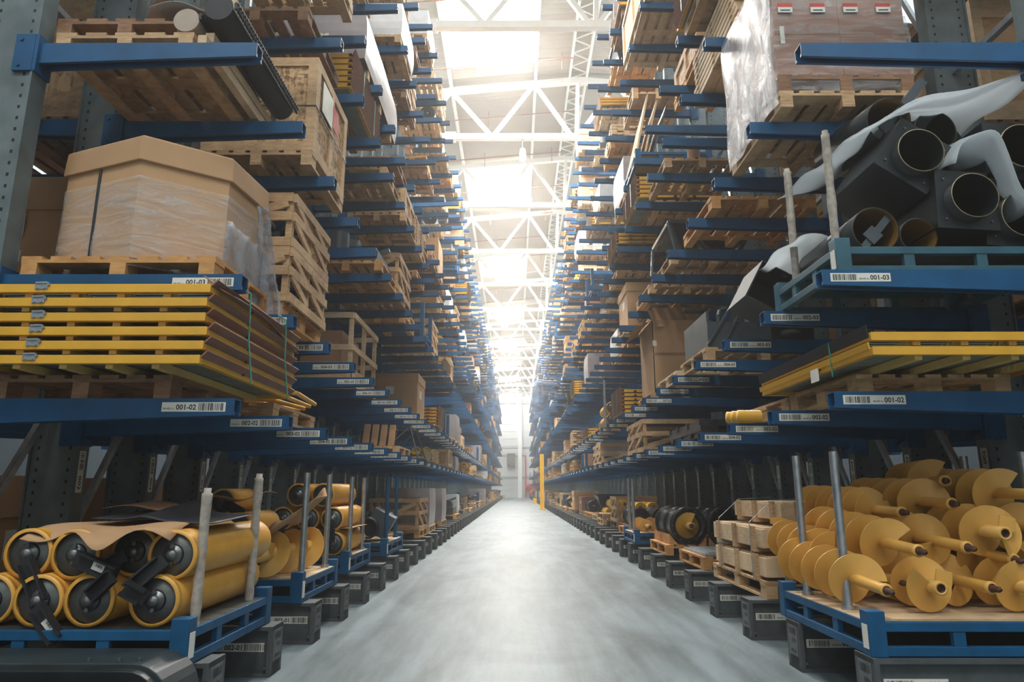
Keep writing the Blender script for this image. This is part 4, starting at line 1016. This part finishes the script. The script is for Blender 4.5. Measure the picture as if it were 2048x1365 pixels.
# foam sheets
def foam1(u, v):     # u: right -> left across the pile, v: front -> back
    x = 3.72-u*1.35; y = 4.22+v*1.3
    if u < .25: zz = 4.08-(.25-u)*.05-max(0, .3-v)*.35*(u*4)
    else:
        k = (u-.25)/.75; zz = 4.08-.40*k**1.35-max(0, .3-v)*.35*(1-k)
    zz += .03*math.sin(u*11+v*3)+.02*math.sin(v*14+u*5)
    return (x-.10*v, y, zz-.02*v)
sheet('foam_sheet', foam1, 30, 16, 'foam', 'large white foam sheet draped along the top of the black ducts', 'foam sheet', .005)
def foam2(u, v):
    x = 2.92+u*.55; zz = 3.36+.24*math.sin(PI*min(1, u*1.35))-.42*max(0, u-.55)*1.6; y = 4.18+v*.55
    return (x, y+.03*math.sin(u*9), zz+.02*math.sin(u*14+v*6)+.06*v)
sheet('foam_sheet', foam2, 22, 8, 'foam', 'white foam sheet folded over the middle duct on the right', 'foam sheet', .005)
def foam3(u, v):
    a = -1.2+u*3.4; rr = .15+.02*math.sin(v*8+u*4); return (2.22+rr*math.cos(a)*1.15, 4.85+v*.85, zd+.20+rr*math.sin(a)*.8+.02*math.sin(u*20)*v)
sheet('foam_sheet', foam3, 24, 12, 'foam', 'white foam wrapped round the low tube behind the wrapped stakes', 'foam sheet', .005)
# level 03 further along
pallet(2.72, 7.85, z, 1.3, 1.15, 'pine', 'wooden pallet under the black hopper machine, right', True)
t = thing('hopper_machine', 'dark grey hopper machine with black chutes and bent handle', 'machine', (2.72, 7.85, z+P))
m = MB(); m.box(-.6,-.57,-.5,.5,0,.42).box(-.6,.1,-.52,-.49,0,.3).box(-.57,.6,.3,.33,0,.35).bar((-.62,-.55,.02),(-.35,-.55,.44),.02,.03,(0,1,0)).bar((-.45,-.55,.02),(-.2,-.55,.46),.02,.03,(0,1,0)); m.build('side_plate','graphite',t)
MB().path([(-.45,-.45,.1),(-.45,-.45,.38),(-.42,-.42,.45),(-.35,-.38,.48),(.05,-.2,.48)],.022,10).build('handle','graphite',t)
MB().lathe((.12,-.3,.1),(.12,-.3,1),[(0,.0),(0,.22),(.32,.22),(.32,.2),(.1,.2)],26).box(.1,.6,-.45,.3,.05,.3).build('chute','black_paint',t)
MB().tube((-.05,-.35,.12),(-.05,-.35,.2),.16,.12,26).tube((.32,-.38,.12),(.32,-.38,.2),.16,.12,26).build('collar','black_matte',t)
pallet(2.72, 9.35, z, 1.25, 1.15, 'pine_pale', 'empty pale pallet beyond the hopper machine', True)
pallet(2.72, 11.35, z, 1.1, 1.2, 'pine', 'wooden pallet under the open cardboard carton, right', True)
t = thing('cardboard_box', 'tall open cardboard carton with bent lid flaps, right rack', 'box', (2.72, 11.35, z+P))
b = MB(); w, d, h = .98, 1.1, 1.18
b.box(-w/2,w/2,-d/2,-d/2+.012,0,h).box(-w/2,w/2,d/2-.012,d/2,0,h).box(-w/2,-w/2+.012,-d/2,d/2,0,h).box(w/2-.012,w/2,-d/2,d/2,0,h).box(-w/2,w/2,-d/2,d/2,0,.02); b.build('body','cardboard',t)
MB().add([(-w/2,-d/2,h),(-w/2-.28,-d/2-.02,h-.12),(-w/2-.26,d/2,h-.16),(-w/2,d/2,h)],[(0,1,2,3)]).add([(-w/2-.02,-d/2+.2,h+.08),(-w/2-.25,-d/2-.1,h-.28),(-w/2-.02,-d/2-.05,h-.02)],[(0,1,2)]).build('side_flap','cardboard',t)
MB().bar((-w/2,-d/2,h+.02),(w*.1,-d/2+.2,h+.14),.012,.34,(0,.4,1)).bar((0,-d/2+.35,h+.1),(w*.45,-d/2+.5,h+.14),.22,.14).build('top_flap','cardboard',t)
MB().box(-w/2-.003,-w/2+.06,-d/2-.003,-d/2,.75,.84).build('paper_label','label_white',t)
MB().box(-w/2-.002,w/2,-d/2-.004,-d/2,.60,.64).build('tape','carton_edge',t)
o = bundle_mb(1.0, 1.35, 6, -1).build('panel_bundle', ['yellow', 'plywood_brown', 'mesh_grey', 'strap_green'], None, (2.55, 13.65, z+.06)); tag(o, 'bundle of yellow panels with brown toe boards beyond the open carton', 'panels')
for k in range(2): tag(MB().box(2.1, 3.1, 13.15+.9*k, 13.25+.9*k, z, z+.06).build('timber_beam', 'pine'), '%s timber bearer under the yellow panels beyond the open carton' % ('nearer','farther')[k], 'beam')
for k, zz in enumerate((.14, .40)):
    roller(2.15, 15.1, 16.2, z+zz, .135, 'yellow roller standing out beyond the panel bundle, %s one' % ('lower','upper')[k], 'rollers beyond the right panel bundle', (-1.57, .2))
tag(MB().cyl((1.98,15.0,z),(1.98,15.0,z+1.0),.03,12).build('stake','galvanised'), 'galvanised upright stake beside the two high rollers', 'stake')
# level 04
z = ZL[1][2]
pallet(2.68, 5.58, z, 1.1, 1.25, 'pine', 'wooden pallet under the big wrapped cartons, upper right', True)
pallet(2.68, 5.58, z+P, 1.1, 1.25, 'pine_brown', 'second pallet directly under the big wrapped cartons')
t = thing('carton_stack', 'big block of brown cartons under shiny clear film, upper right', 'carton stack', (2.68, 5.58, z+2*P)); w, d, h = 1.08, 1.22, 1.14
for i in range(2):
    for j in range(2):
        for k in range(3):
            MB().box(-w/2+w/2*i+.002, -w/2+w/2*(i+1)-.002, -d/2+d/2*j+.002, -d/2+d/2*(j+1)-.002, h/3*k+.002, h/3*(k+1)-.002).build('carton','carton_red',t)
for k in range(4):
    x = -.5+.27*k
    MB().mat(0).box(x, x+.12, -d/2-.021, -d/2-.018, .57, .62).mat(1).box(x, x+.12, -d/2-.021, -d/2-.018, .62, .655).mat(2).box(x+.02, x+.1, -d/2-.022, -d/2-.0205, .585, .595).build('label', ['label_white','label_red','label_ink'], t)
MB().box(-.5, -.465, -d/2-.021, -d/2-.018, .28, .44).build('label', 'label_white', t)
def fshell(k0):
    m = MB(); rg = []
    for f in (-.13, .02, .3, .6, 1.0): b = .012+.012*math.sin(f*7); rg.append([(-w/2-b,-d/2-b,f*h),(w/2+b,-d/2-b,f*h),(w/2+b,d/2+b,f*h),(-w/2-b,d/2+b,f*h)])
    return loft(m, rg, False)
fshell(0).build('stretch_film', 'film', t)
MB().grid(lambda u, v: (-w/2-.03-.012*math.sin(u*17+v*9), d/2-u*d, -.25+v*(h+.2)), 20, 12, .003).build('film_side', 'film_white', t)
pallet(2.72, 7.6, z, 1.15, 1.25, 'pine_orange', 'wooden pallet on the arm level beside the white foam, right', True)
sheet('yellow_sheet', lambda u, v: (2.35+u*.4, 7.2+v*.7, z+P+.01+.10*u*(1-v)+.02*math.sin(u*5)), 8, 8, 'yellow_edge', 'bent pale yellow sheet on the pallet beside the foam', 'sheet')
t = thing('black_hopper', 'big black steel hopper above the pale pallets, right', 'hopper', (2.72, 9.35, z+P)); hopper_mb(1.2, 1.1, .44).build('shell', 'black_paint', t); MB().cyl((.1,-.56,.26),(.1,-.54,.26),.1,20).build('cover','steel_dark',t); MB().bar((-.62,-.55,.42),(-.55,-.62,0),.05,.03).bar((-.62,.55,.42),(-.66,.5,0),.05,.03).build('leg_plate','graphite',t)
pallet(2.72, 9.45, z, 1.2, 1.2, 'pine', 'pallet below the big black hopper')
pallet(2.70, 10.85, z, 1.2, 1.15, 'pine', 'bare stacked pallet above the open carton', True)
z = ZL[1][3]
o = lumber_mb(.95, 1.6, .62, 2).build('lumber_stack', ['pine_pale', 'pine'], None, (2.68, 6.75, z)); tag(o, 'stack of pale sawn boards with stickers, upper right', 'lumber')
pallet(2.72, 9.72, z, 1.1, 1.2, 'pine', 'bare wooden pallet seen from below, upper right middle', True)
t = thing('lever_arm', 'dark lever arm resting on the bare pallet, upper right', 'machine part', (2.72, 9.5, z+P)); MB().bar((-.1,-.3,.05),(.3,.5,.05),.10,.1).build('arm_bar','graphite',t); MB().cyl((-.1,-.3,0),(-.1,-.3,.15),.09,16).build('boss','cardboard_dark',t)
o = bundle_mb(1.25, 1.3, 5, -1).build('panel_bundle', ['yellow', 'plywood_brown', 'mesh_grey', 'strap_green'], None, (2.66, 11.2, z+P+.03)); tag(o, 'yellow panel bundle on the fifth level beyond the bare pallet', 'panels')
pallet(2.8, 11.2, z, .95, 1.2, 'pine', 'pallet under the yellow bundle beyond the bare pallet')
stillage(2.02, 3.3, 10.5, 11.7, ZL[1][4], 'blue steel pallet with leaning sheets high on the right', tag_side=-1)
for k in range(3):
    tag(MB().add([(2.03+.14*k,10.5,ZL[1][4]+.19),(2.06+.14*k,10.5,ZL[1][4]+.19),(2.28+.16*k,10.5,ZL[1][4]+1.25-.1*k),(2.25+.16*k,10.5,ZL[1][4]+1.25-.1*k),(2.03+.14*k,11.6,ZL[1][4]+.19),(2.06+.14*k,11.6,ZL[1][4]+.19),(2.28+.16*k,11.6,ZL[1][4]+1.1),(2.25+.16*k,11.6,ZL[1][4]+1.1)],[(0,1,2,3),(4,7,6,5),(0,3,7,4),(1,5,6,2),(3,2,6,7),(0,4,5,1)]).build('leaning_panel', ('pine_pale','pine_pale','graphite')[k]), ('front pale','middle pale','rear dark')[k]+' sheet leaning on the high blue steel pallet', 'sheet')
z = ZL[1][5]
t = thing('timber_crate', 'large pale timber crate with slatted side, top right', 'crate', (2.65, 10.2, z+P)); m = crate_mb(1.3, 2.0, .85); m2 = m.build('boards', ['pine_pale','pine'], t)
MB().box(-.45,.1,-1.02,-1.0,.55,.68).build('paper_label','label_white',t)
pallet(2.65, 10.2, z, 1.25, 1.9, 'pine_pale', 'pale pallet under the large timber crate, top right')

z = ZL[-1][0]
pallet(-2.35, 11.6, z, 1.0, 1.2, 'pine', 'pallet under the upright tan planks on the second arm level')
for k in range(4):
    tag(MB().bar((-2.42+.13*k, 11.1+.05*k, z+P), (-2.42+.13*k, 11.25+.05*k, z+P+.36), .10, .05, (0,1,0)).build('tan_plank', 'cardboard', None, bevel=.006), 'upright tan packing block behind the wire frame, %s from the left' % ordinal(k+1), 'block', 'tan packing blocks')
t = thing('wire_frame', 'thin steel wire frame standing by the tan packing blocks', 'frame', (-2.05, 12.6, z+.01)); cable_frame_mb(.7, 1.1, .55).build('wires', 'steel_dark', t)
for k in range(2):
    o = bundle_mb(.9, 1.2, 2+k).build('panel_bundle', ['yellow', 'pine', 'mesh_grey', 'strap_green'], None, (-2.25, 14.0+1.5*k, z+.05)); tag(o, ('nearer','farther')[k]+' low bundle of yellow frames at the arm tips, second level left', 'panels')

# ================================================================== rest of the racks
LVW = ['first', 'second', 'third', 'fourth', 'fifth', 'sixth', 'seventh', 'eighth']
count = {}
def proto(kind, v):
    """single-mesh load variants; returns (mesh, name, category, words)"""
    def mk():
        if kind == 'carton':
            w, d, h = ((.95,1.1,.7),(.8,1.1,.9),(1.,1.15,.5))[v]; return carton_mb(w,d,h,v != 2).mesh('cardboard_box', [('cardboard','cardboard','carton_red')[v],'label_white'])
        if kind == 'wrapped':
            w, d, h = ((.95,1.1,.8),(1.,1.15,.6),(.9,1.1,1.))[v]; return wrapped_mb(w,d,h,v).mesh('wrapped_load', [('grey_wrap','white_wrap','cardboard')[v],'label_white'])
        if kind == 'bundle': return bundle_mb(1.1,1.4,(4,6,3)[v],1).mesh('panel_bundle', ['yellow','plywood_brown','mesh_grey','strap_green'])
        if kind == 'bundleR': return bundle_mb(1.1,1.4,(4,6,3)[v],-1).mesh('panel_bundle', ['yellow','plywood_brown','mesh_grey','strap_green'])
        if kind == 'crate':
            if v == 2: return lattice_mb(.95,1.2,.6).mesh('wooden_crate', ['pine','pine'])
            return crate_mb(.95,1.2,(.6,.45)[v]).mesh('wooden_crate', [('pine_pale','pine')[v], ('pine','osb')[v]])
        if kind == 'lumber': return lumber_mb(.95,1.5,(.4,.55,.25)[v],v).mesh('lumber_stack', [('pine_pale','pine','pine_orange')[v],'pine_brown'])
        if kind == 'machine':
            if v == 0: return hopper_mb(.9,1.0,.6).mesh('steel_hopper', ['black_paint'])
            if v == 1:
                m = MB().merge(drums_mb(.2,1.0), Matrix.Translation((-.22,0,0))).merge(drums_mb(.2,1.0), Matrix.Translation((.22,0,0))); return m.mesh('steel_drums', ['black_paint','steel_dark'])
            m = MB().box(-.4,.4,-.5,.5,0,.22).cyl((-.2,-.3,.22),(-.2,-.3,.5),.16,16).cyl((.15,.1,.3),(.15,.5,.3),.14,14).bar((-.4,.4,.22),(.4,.4,.5),.06,.06); return m.mesh('machine_part', ['graphite'])
        if kind == 'rollers':
            m = MB()
            for i in range(3): m.merge(drums_mb(.13,1.1), Matrix.Translation((-.28+.28*i,0,0)))
            for i in range(2): m.merge(drums_mb(.13,1.1), Matrix.Translation((-.14+.28*i,0,.23)))
            return m.mesh('roller_pile', ['yellow','steel_dark'])
        if kind == 'frame':
            m = MB()
            for zz in (.03, .16):
                for y in (-.58,.58): m.box(-.55,.55,y-.02,y+.02,zz-.02,zz+.02)
                for x in (-.55,.55): m.box(x-.02,x+.02,-.58,.58,zz-.02,zz+.02)
            for x in (-.55,.55):
                for y in (-.58,.58): m.box(x-.04,x+.04,y-.04,y+.04,0,.75)
            m.box(-.5,.5,-.55,.55,.165,.18); return m.mesh('steel_pallet', ['blue_stillage'])
        if kind == 'cable': return cable_frame_mb(.8,1.0,.6).mesh('wire_frame', ['steel_dark'])
    nm = {'carton':('cardboard_box','box','brown cardboard carton'),'wrapped':('wrapped_load','wrapped load','film wrapped load'),'bundle':('panel_bundle','panels','bundle of yellow panels'),'bundleR':('panel_bundle','panels','bundle of yellow panels'),
          'crate':('wooden_crate','crate','wooden crate'),'lumber':('lumber_stack','lumber','stack of sawn boards'),'machine':(('steel_hopper','steel_drums','machine_part')[v],'machine part',('black hopper','pair of black drums','dark grey machine part')[v]),
          'rollers':('roller_pile','rollers','pile of yellow rollers'),'frame':('steel_pallet','steel pallet','blue steel pallet with corner posts'),'cable':('wire_frame','frame','thin steel wire frame')}[kind]
    return cached(('load', kind, v), mk), nm
GAP = {-1: 1.05, 0: .50, 3: .48, 1: 1.2, 2: 1.1}
far_p = MB(); NP = [0]; far_p_list = []
def place(s, lv, y, kind, v, pal=True, xo=0., where=None):
    base = G_L if lv < 0 else ZL[s][lv]
    xt = XT[s] if lv < 0 else LV[s][lv][1]
    x = xt+s*(.60+xo)
    if where is None:
        col = max(1, int(round((y-YC1[s])/PITCH[s]+1))); lw = 'on the feet' if lv < 0 else 'on %s arm level' % LVW[lv]
        where = '%s, %s rack, %s column' % (lw, SIDE[s], ordinal(min(col, 99)))
    if pal:
        mt = RND.choice(('pine','pine','pine_pale','pine_brown','pine_orange'))
        far_p_list.append((y, x, base, mt, 'pallet '+where)); base += P
    if kind != 'empty':
        me, nm = proto('bundleR' if kind == 'bundle' and s > 0 else kind, v)
        o = link_mesh(nm[0], me, None, (x, y, base+(.03 if kind == 'bundle' else 0))); o.rotation_euler.z = RND.uniform(-.03, .03)
        if lv in GAP:
            hh = max(v_.co.z for v_ in me.vertices); o.scale.z = min(1., GAP[lv]/hh)
        tag(o, nm[2]+' '+where, nm[1])
    else:
        if RND.random() < .5: far_p_list.append((y, x, base, 'pine', 'upper stacked pallet '+where))
# first free Y for the random loads, per side and level (-1 = on the feet)
START = {-1: {-1: 12.2, 0: 16.6, 1: 18.2, 2: 8.9, 3: 10.8, 4: 5.6, 5: 4.2, 6: 4.2, 7: 4.2},
         1: {-1: 14.4, 0: 13.6, 1: 17.2, 2: 11.5, 3: 12.7, 4: 6.0, 5: 12.0, 6: 5.0, 7: 5.0}}
KN = ['carton']*4+['wrapped']*5+['bundle']*4+['crate']*4+['lumber']*3+['machine']*4+['empty']*6+['frame']*2+['rollers']+['cable']
KG = ['machine']*5+['rollers']*3+['frame']*2+['crate']*2+['wrapped']*2+['empty']*2+['carton']
SKIP = {(-1, 4): (7.4, 10.2), (1, 4): (10.1, 12.0), (1, 5): (8.9, 11.5)}
for s in (-1, 1):
    for lv in range(-1, 8):
        y = START[s][lv]+.6
        while y < 93:
            step = RND.uniform(1.25, 1.7) if lv < 4 else RND.uniform(1.3, 2.0)
            sk = SKIP.get((s, lv))
            if sk and sk[0] < y < sk[1]+.6: y = sk[1]+.65
            kind = RND.choice(KG if lv < 0 else KN)
            if lv >= 0 and RND.random() < .24 and y > 12: y += step; continue
            d2 = .72 if kind in ('bundle', 'lumber') else .62
            place(s, lv, y+d2-.6, kind, RND.randrange(3), kind not in ('frame',) , RND.choice((.0, .08, .16, .25, .38)) if lv > 0 else RND.choice((.08, .2, .38)))
            y += step+(.2 if kind in ('bundle', 'lumber') else 0)
# goods on the rear arms and on the floor behind, seen through the gaps
for s in (-1, 1):
    for zz, nm in ((.0, 'on the floor'), (1.83, 'on the second rear arms'), (2.6, 'on the third rear arms'), (4.25, 'on the fourth rear arms'), (5.8, 'on the fifth rear arms')):
        y = 3.9+RND.uniform(0, .5); k = 0
        while y < 16.5:
            k += 1; kind = RND.choice(['carton','wrapped','crate','crate','carton','machine','bundle'])
            w = 'behind the %s rack %s, %s along' % (SIDE[s], nm, ordinal(k)); x = PX[s]+s*1.05
            far_p_list.append((y+20, x, zz, 'pine_brown', 'pallet '+w))
            if kind != 'empty':
                me, n3 = proto(kind, RND.randrange(3)); o = link_mesh(n3[0], me, None, (x, y, zz+P+(.03 if kind == 'bundle' else 0))); o.scale.z = (.42 if zz == 1.83 else 1.2)/max(v_.co.z for v_ in me.vertices) if kind in ('carton','wrapped','crate') or zz == 1.83 else 1.; tag(o, n3[2]+' '+w, n3[1])
            y += RND.uniform(1.3, 1.9)
far_p_list.sort(key=lambda q: q[0])
rest = MB(); pm = MB()
for q in pallet_bits(1.0, 1.2)[:1]: pm.merge(q)
for L_ in pallet_bits(1.0, 1.2)[1:]:
    for q in L_: pm.merge(q)
seen = {}
for i, (y, x, z, mt, lab) in enumerate(far_p_list):
    if y > 50: pass
    yy = y if not 'behind' in lab else y-20
    if i < 255:
        n = seen[lab] = seen.get(lab, 0)+1
        pallet(x, yy, z, 1.0, 1.2, mt, ('wooden ' if n == 1 else 'other wooden ')+lab)
    else: rest.merge(pm, Matrix.Translation((x, yy, z)))
tag(rest.build('distant_pallets', 'pine'), 'wooden pallets of the far end of both racks', 'pallets', None, 'stuff')
# far end of the aisle
t = thing('guard_post', 'tall orange yellow post at the right rack far down the aisle', 'post', (1.70, 44.0, 0)); MB().box(-.125,.125,-.125,.125,0,3.42).build('post','guard_yellow',t); MB().box(-.2,.2,-.2,.2,0,.06).build('foot_plate','guard_yellow',t)
t = thing('wall_column', 'white steel column against the far end wall', 'column', (.75, 104.7, 0)); t['kind'] = 'structure'; MB().box(-.3,.3,-.2,.25,0,15.6).build('shaft','white_steel',t)
t = thing('wall_pipe', 'red pipe running down the far end wall', 'pipe', (1.6, 104.7, 0)); MB().cyl((0,0,0),(0,0,6.2),.1,10).build('riser','red_paint',t); MB().cyl((-6,0.1,6.2),(0.1,0.1,6.2),.07,8).build('branch','pipe_red',t)
tag(MB().cyl((-7,104.75,3.0),(7,104.75,3.0),.06,8).cyl((-7,104.75,7.4),(7,104.75,7.4),.06,8).build('wall_rail','steel_dark'), 'thin dark rails across the far end wall', 'rail')
t = thing('wall_heater', 'grey louvred heater box on the far wall', 'heater', (-.6, 104.4, 4.6)); MB().box(-.6,.6,-.2,.55,0,1.9).build('casing','base_grey',t); MB().box(-.5,.5,-.22,-.2,.2,1.6).build('grille','steel_dark',t)
for k, (x, zz) in enumerate(((2.1, 1.6), (3.2, 1.7), (2.6, .56))):
    t = thing('hose_reel', 'red fire hose reel at the far end wall, %s' % ('left one','right one','lowest one')[k], 'hose reel', (x, 104.4, zz)); MB().lathe((0,-.25,0),(0,.2,0),[(0,.2),(0,.55),(.08,.55),(.08,.3),(.3,.3),(.3,.55),(.38,.55),(.38,.2)],20).build('drum','red_paint',t); MB().box(-.1,.1,.1,.55,-.1,.1).build('bracket','steel_dark',t)
for k in range(3):
    pallet(-2.1, 100.5, .145*k, 1.2, 2.0, 'pine', ('bottom','middle','top')[k]+' pallet of the low stack at the far end of the floor')
for s in (-1, 1):
    t = thing('corner_guard', 'small orange corner guard at the foot of the %s rack, far away' % SIDE[s], 'guard', (s*1.75-(.15 if s < 0 else 0), 62, 0)); MB().box(-.15,.15,-.15,.15,0,.45).build('guard','guard_yellow',t); MB().box(-.2,.2,-.2,.2,0,.03).build('plate','guard_yellow',t)

# ------------------------------------------------------------------ light, world, camera
w = bpy.data.worlds.new('sky'); bpy.context.scene.world = w; w.use_nodes = True
bg = w.node_tree.nodes['Background']; bg.inputs['Color'].default_value = (.85, .93, 1., 1); bg.inputs['Strength'].default_value = .6
def area(name, loc, sx, sy, energy, col=(1,.955,.88), rot=(0,0,0), spread=None):
    l = bpy.data.lights.new(name, 'AREA'); l.shape = 'RECTANGLE'; l.size = sx; l.size_y = sy; l.energy = energy; l.color = col
    if spread: l.spread = spread
    o = bpy.data.objects.new(name, l); C.objects.link(o); o.location = loc; o.rotation_euler = rot; return o
for i, (a, b) in enumerate(SKY):
    y = (a+b)/2; k = 1.1 if y < 10 else 4.4 if y < 25 else 4.3 if y < 40 else 3.8 if y < 76 else 1.6
    area('skylight_and_side_fill', ((SX[0]+SX[1])/2, y, roofz(-.7)+.30), 2.7, 4.0, 900*k)
    for x in (-7., 7.): area('skylight_and_side_fill', (x, y, roofz(x)+.05), 2.7, 4.0, 600*k, (.86,.94,1.))  # added side fill lamps; the roof has no skylight above them
cam = bpy.data.cameras.new('camera'); co = bpy.data.objects.new('camera', cam); C.objects.link(co)
F = 1365.; cam.sensor_width = 36; cam.lens = F/2048*36; cam.clip_start = .05; cam.clip_end = 400
co.location = (0, 0, 1.245); co.rotation_euler = (PI/2+math.atan2(296.5, F), 0, math.atan2(6, F))
sc = bpy.context.scene; sc.camera = co
sc.view_settings.view_transform = 'Standard'; sc.view_settings.look = 'None'; sc.view_settings.gamma = 1; sc.view_settings.exposure = 0
sc.view_settings.use_curve_mapping = False

vs = w.node_tree.nodes.new('ShaderNodeVolumeScatter'); vs.inputs['Density'].default_value = .0043; vs.inputs['Anisotropy'].default_value = .45; vs.inputs['Color'].default_value = (1,.98,.95,1)
w.node_tree.links.new(vs.outputs[0], w.node_tree.nodes['World Output'].inputs['Volume'])
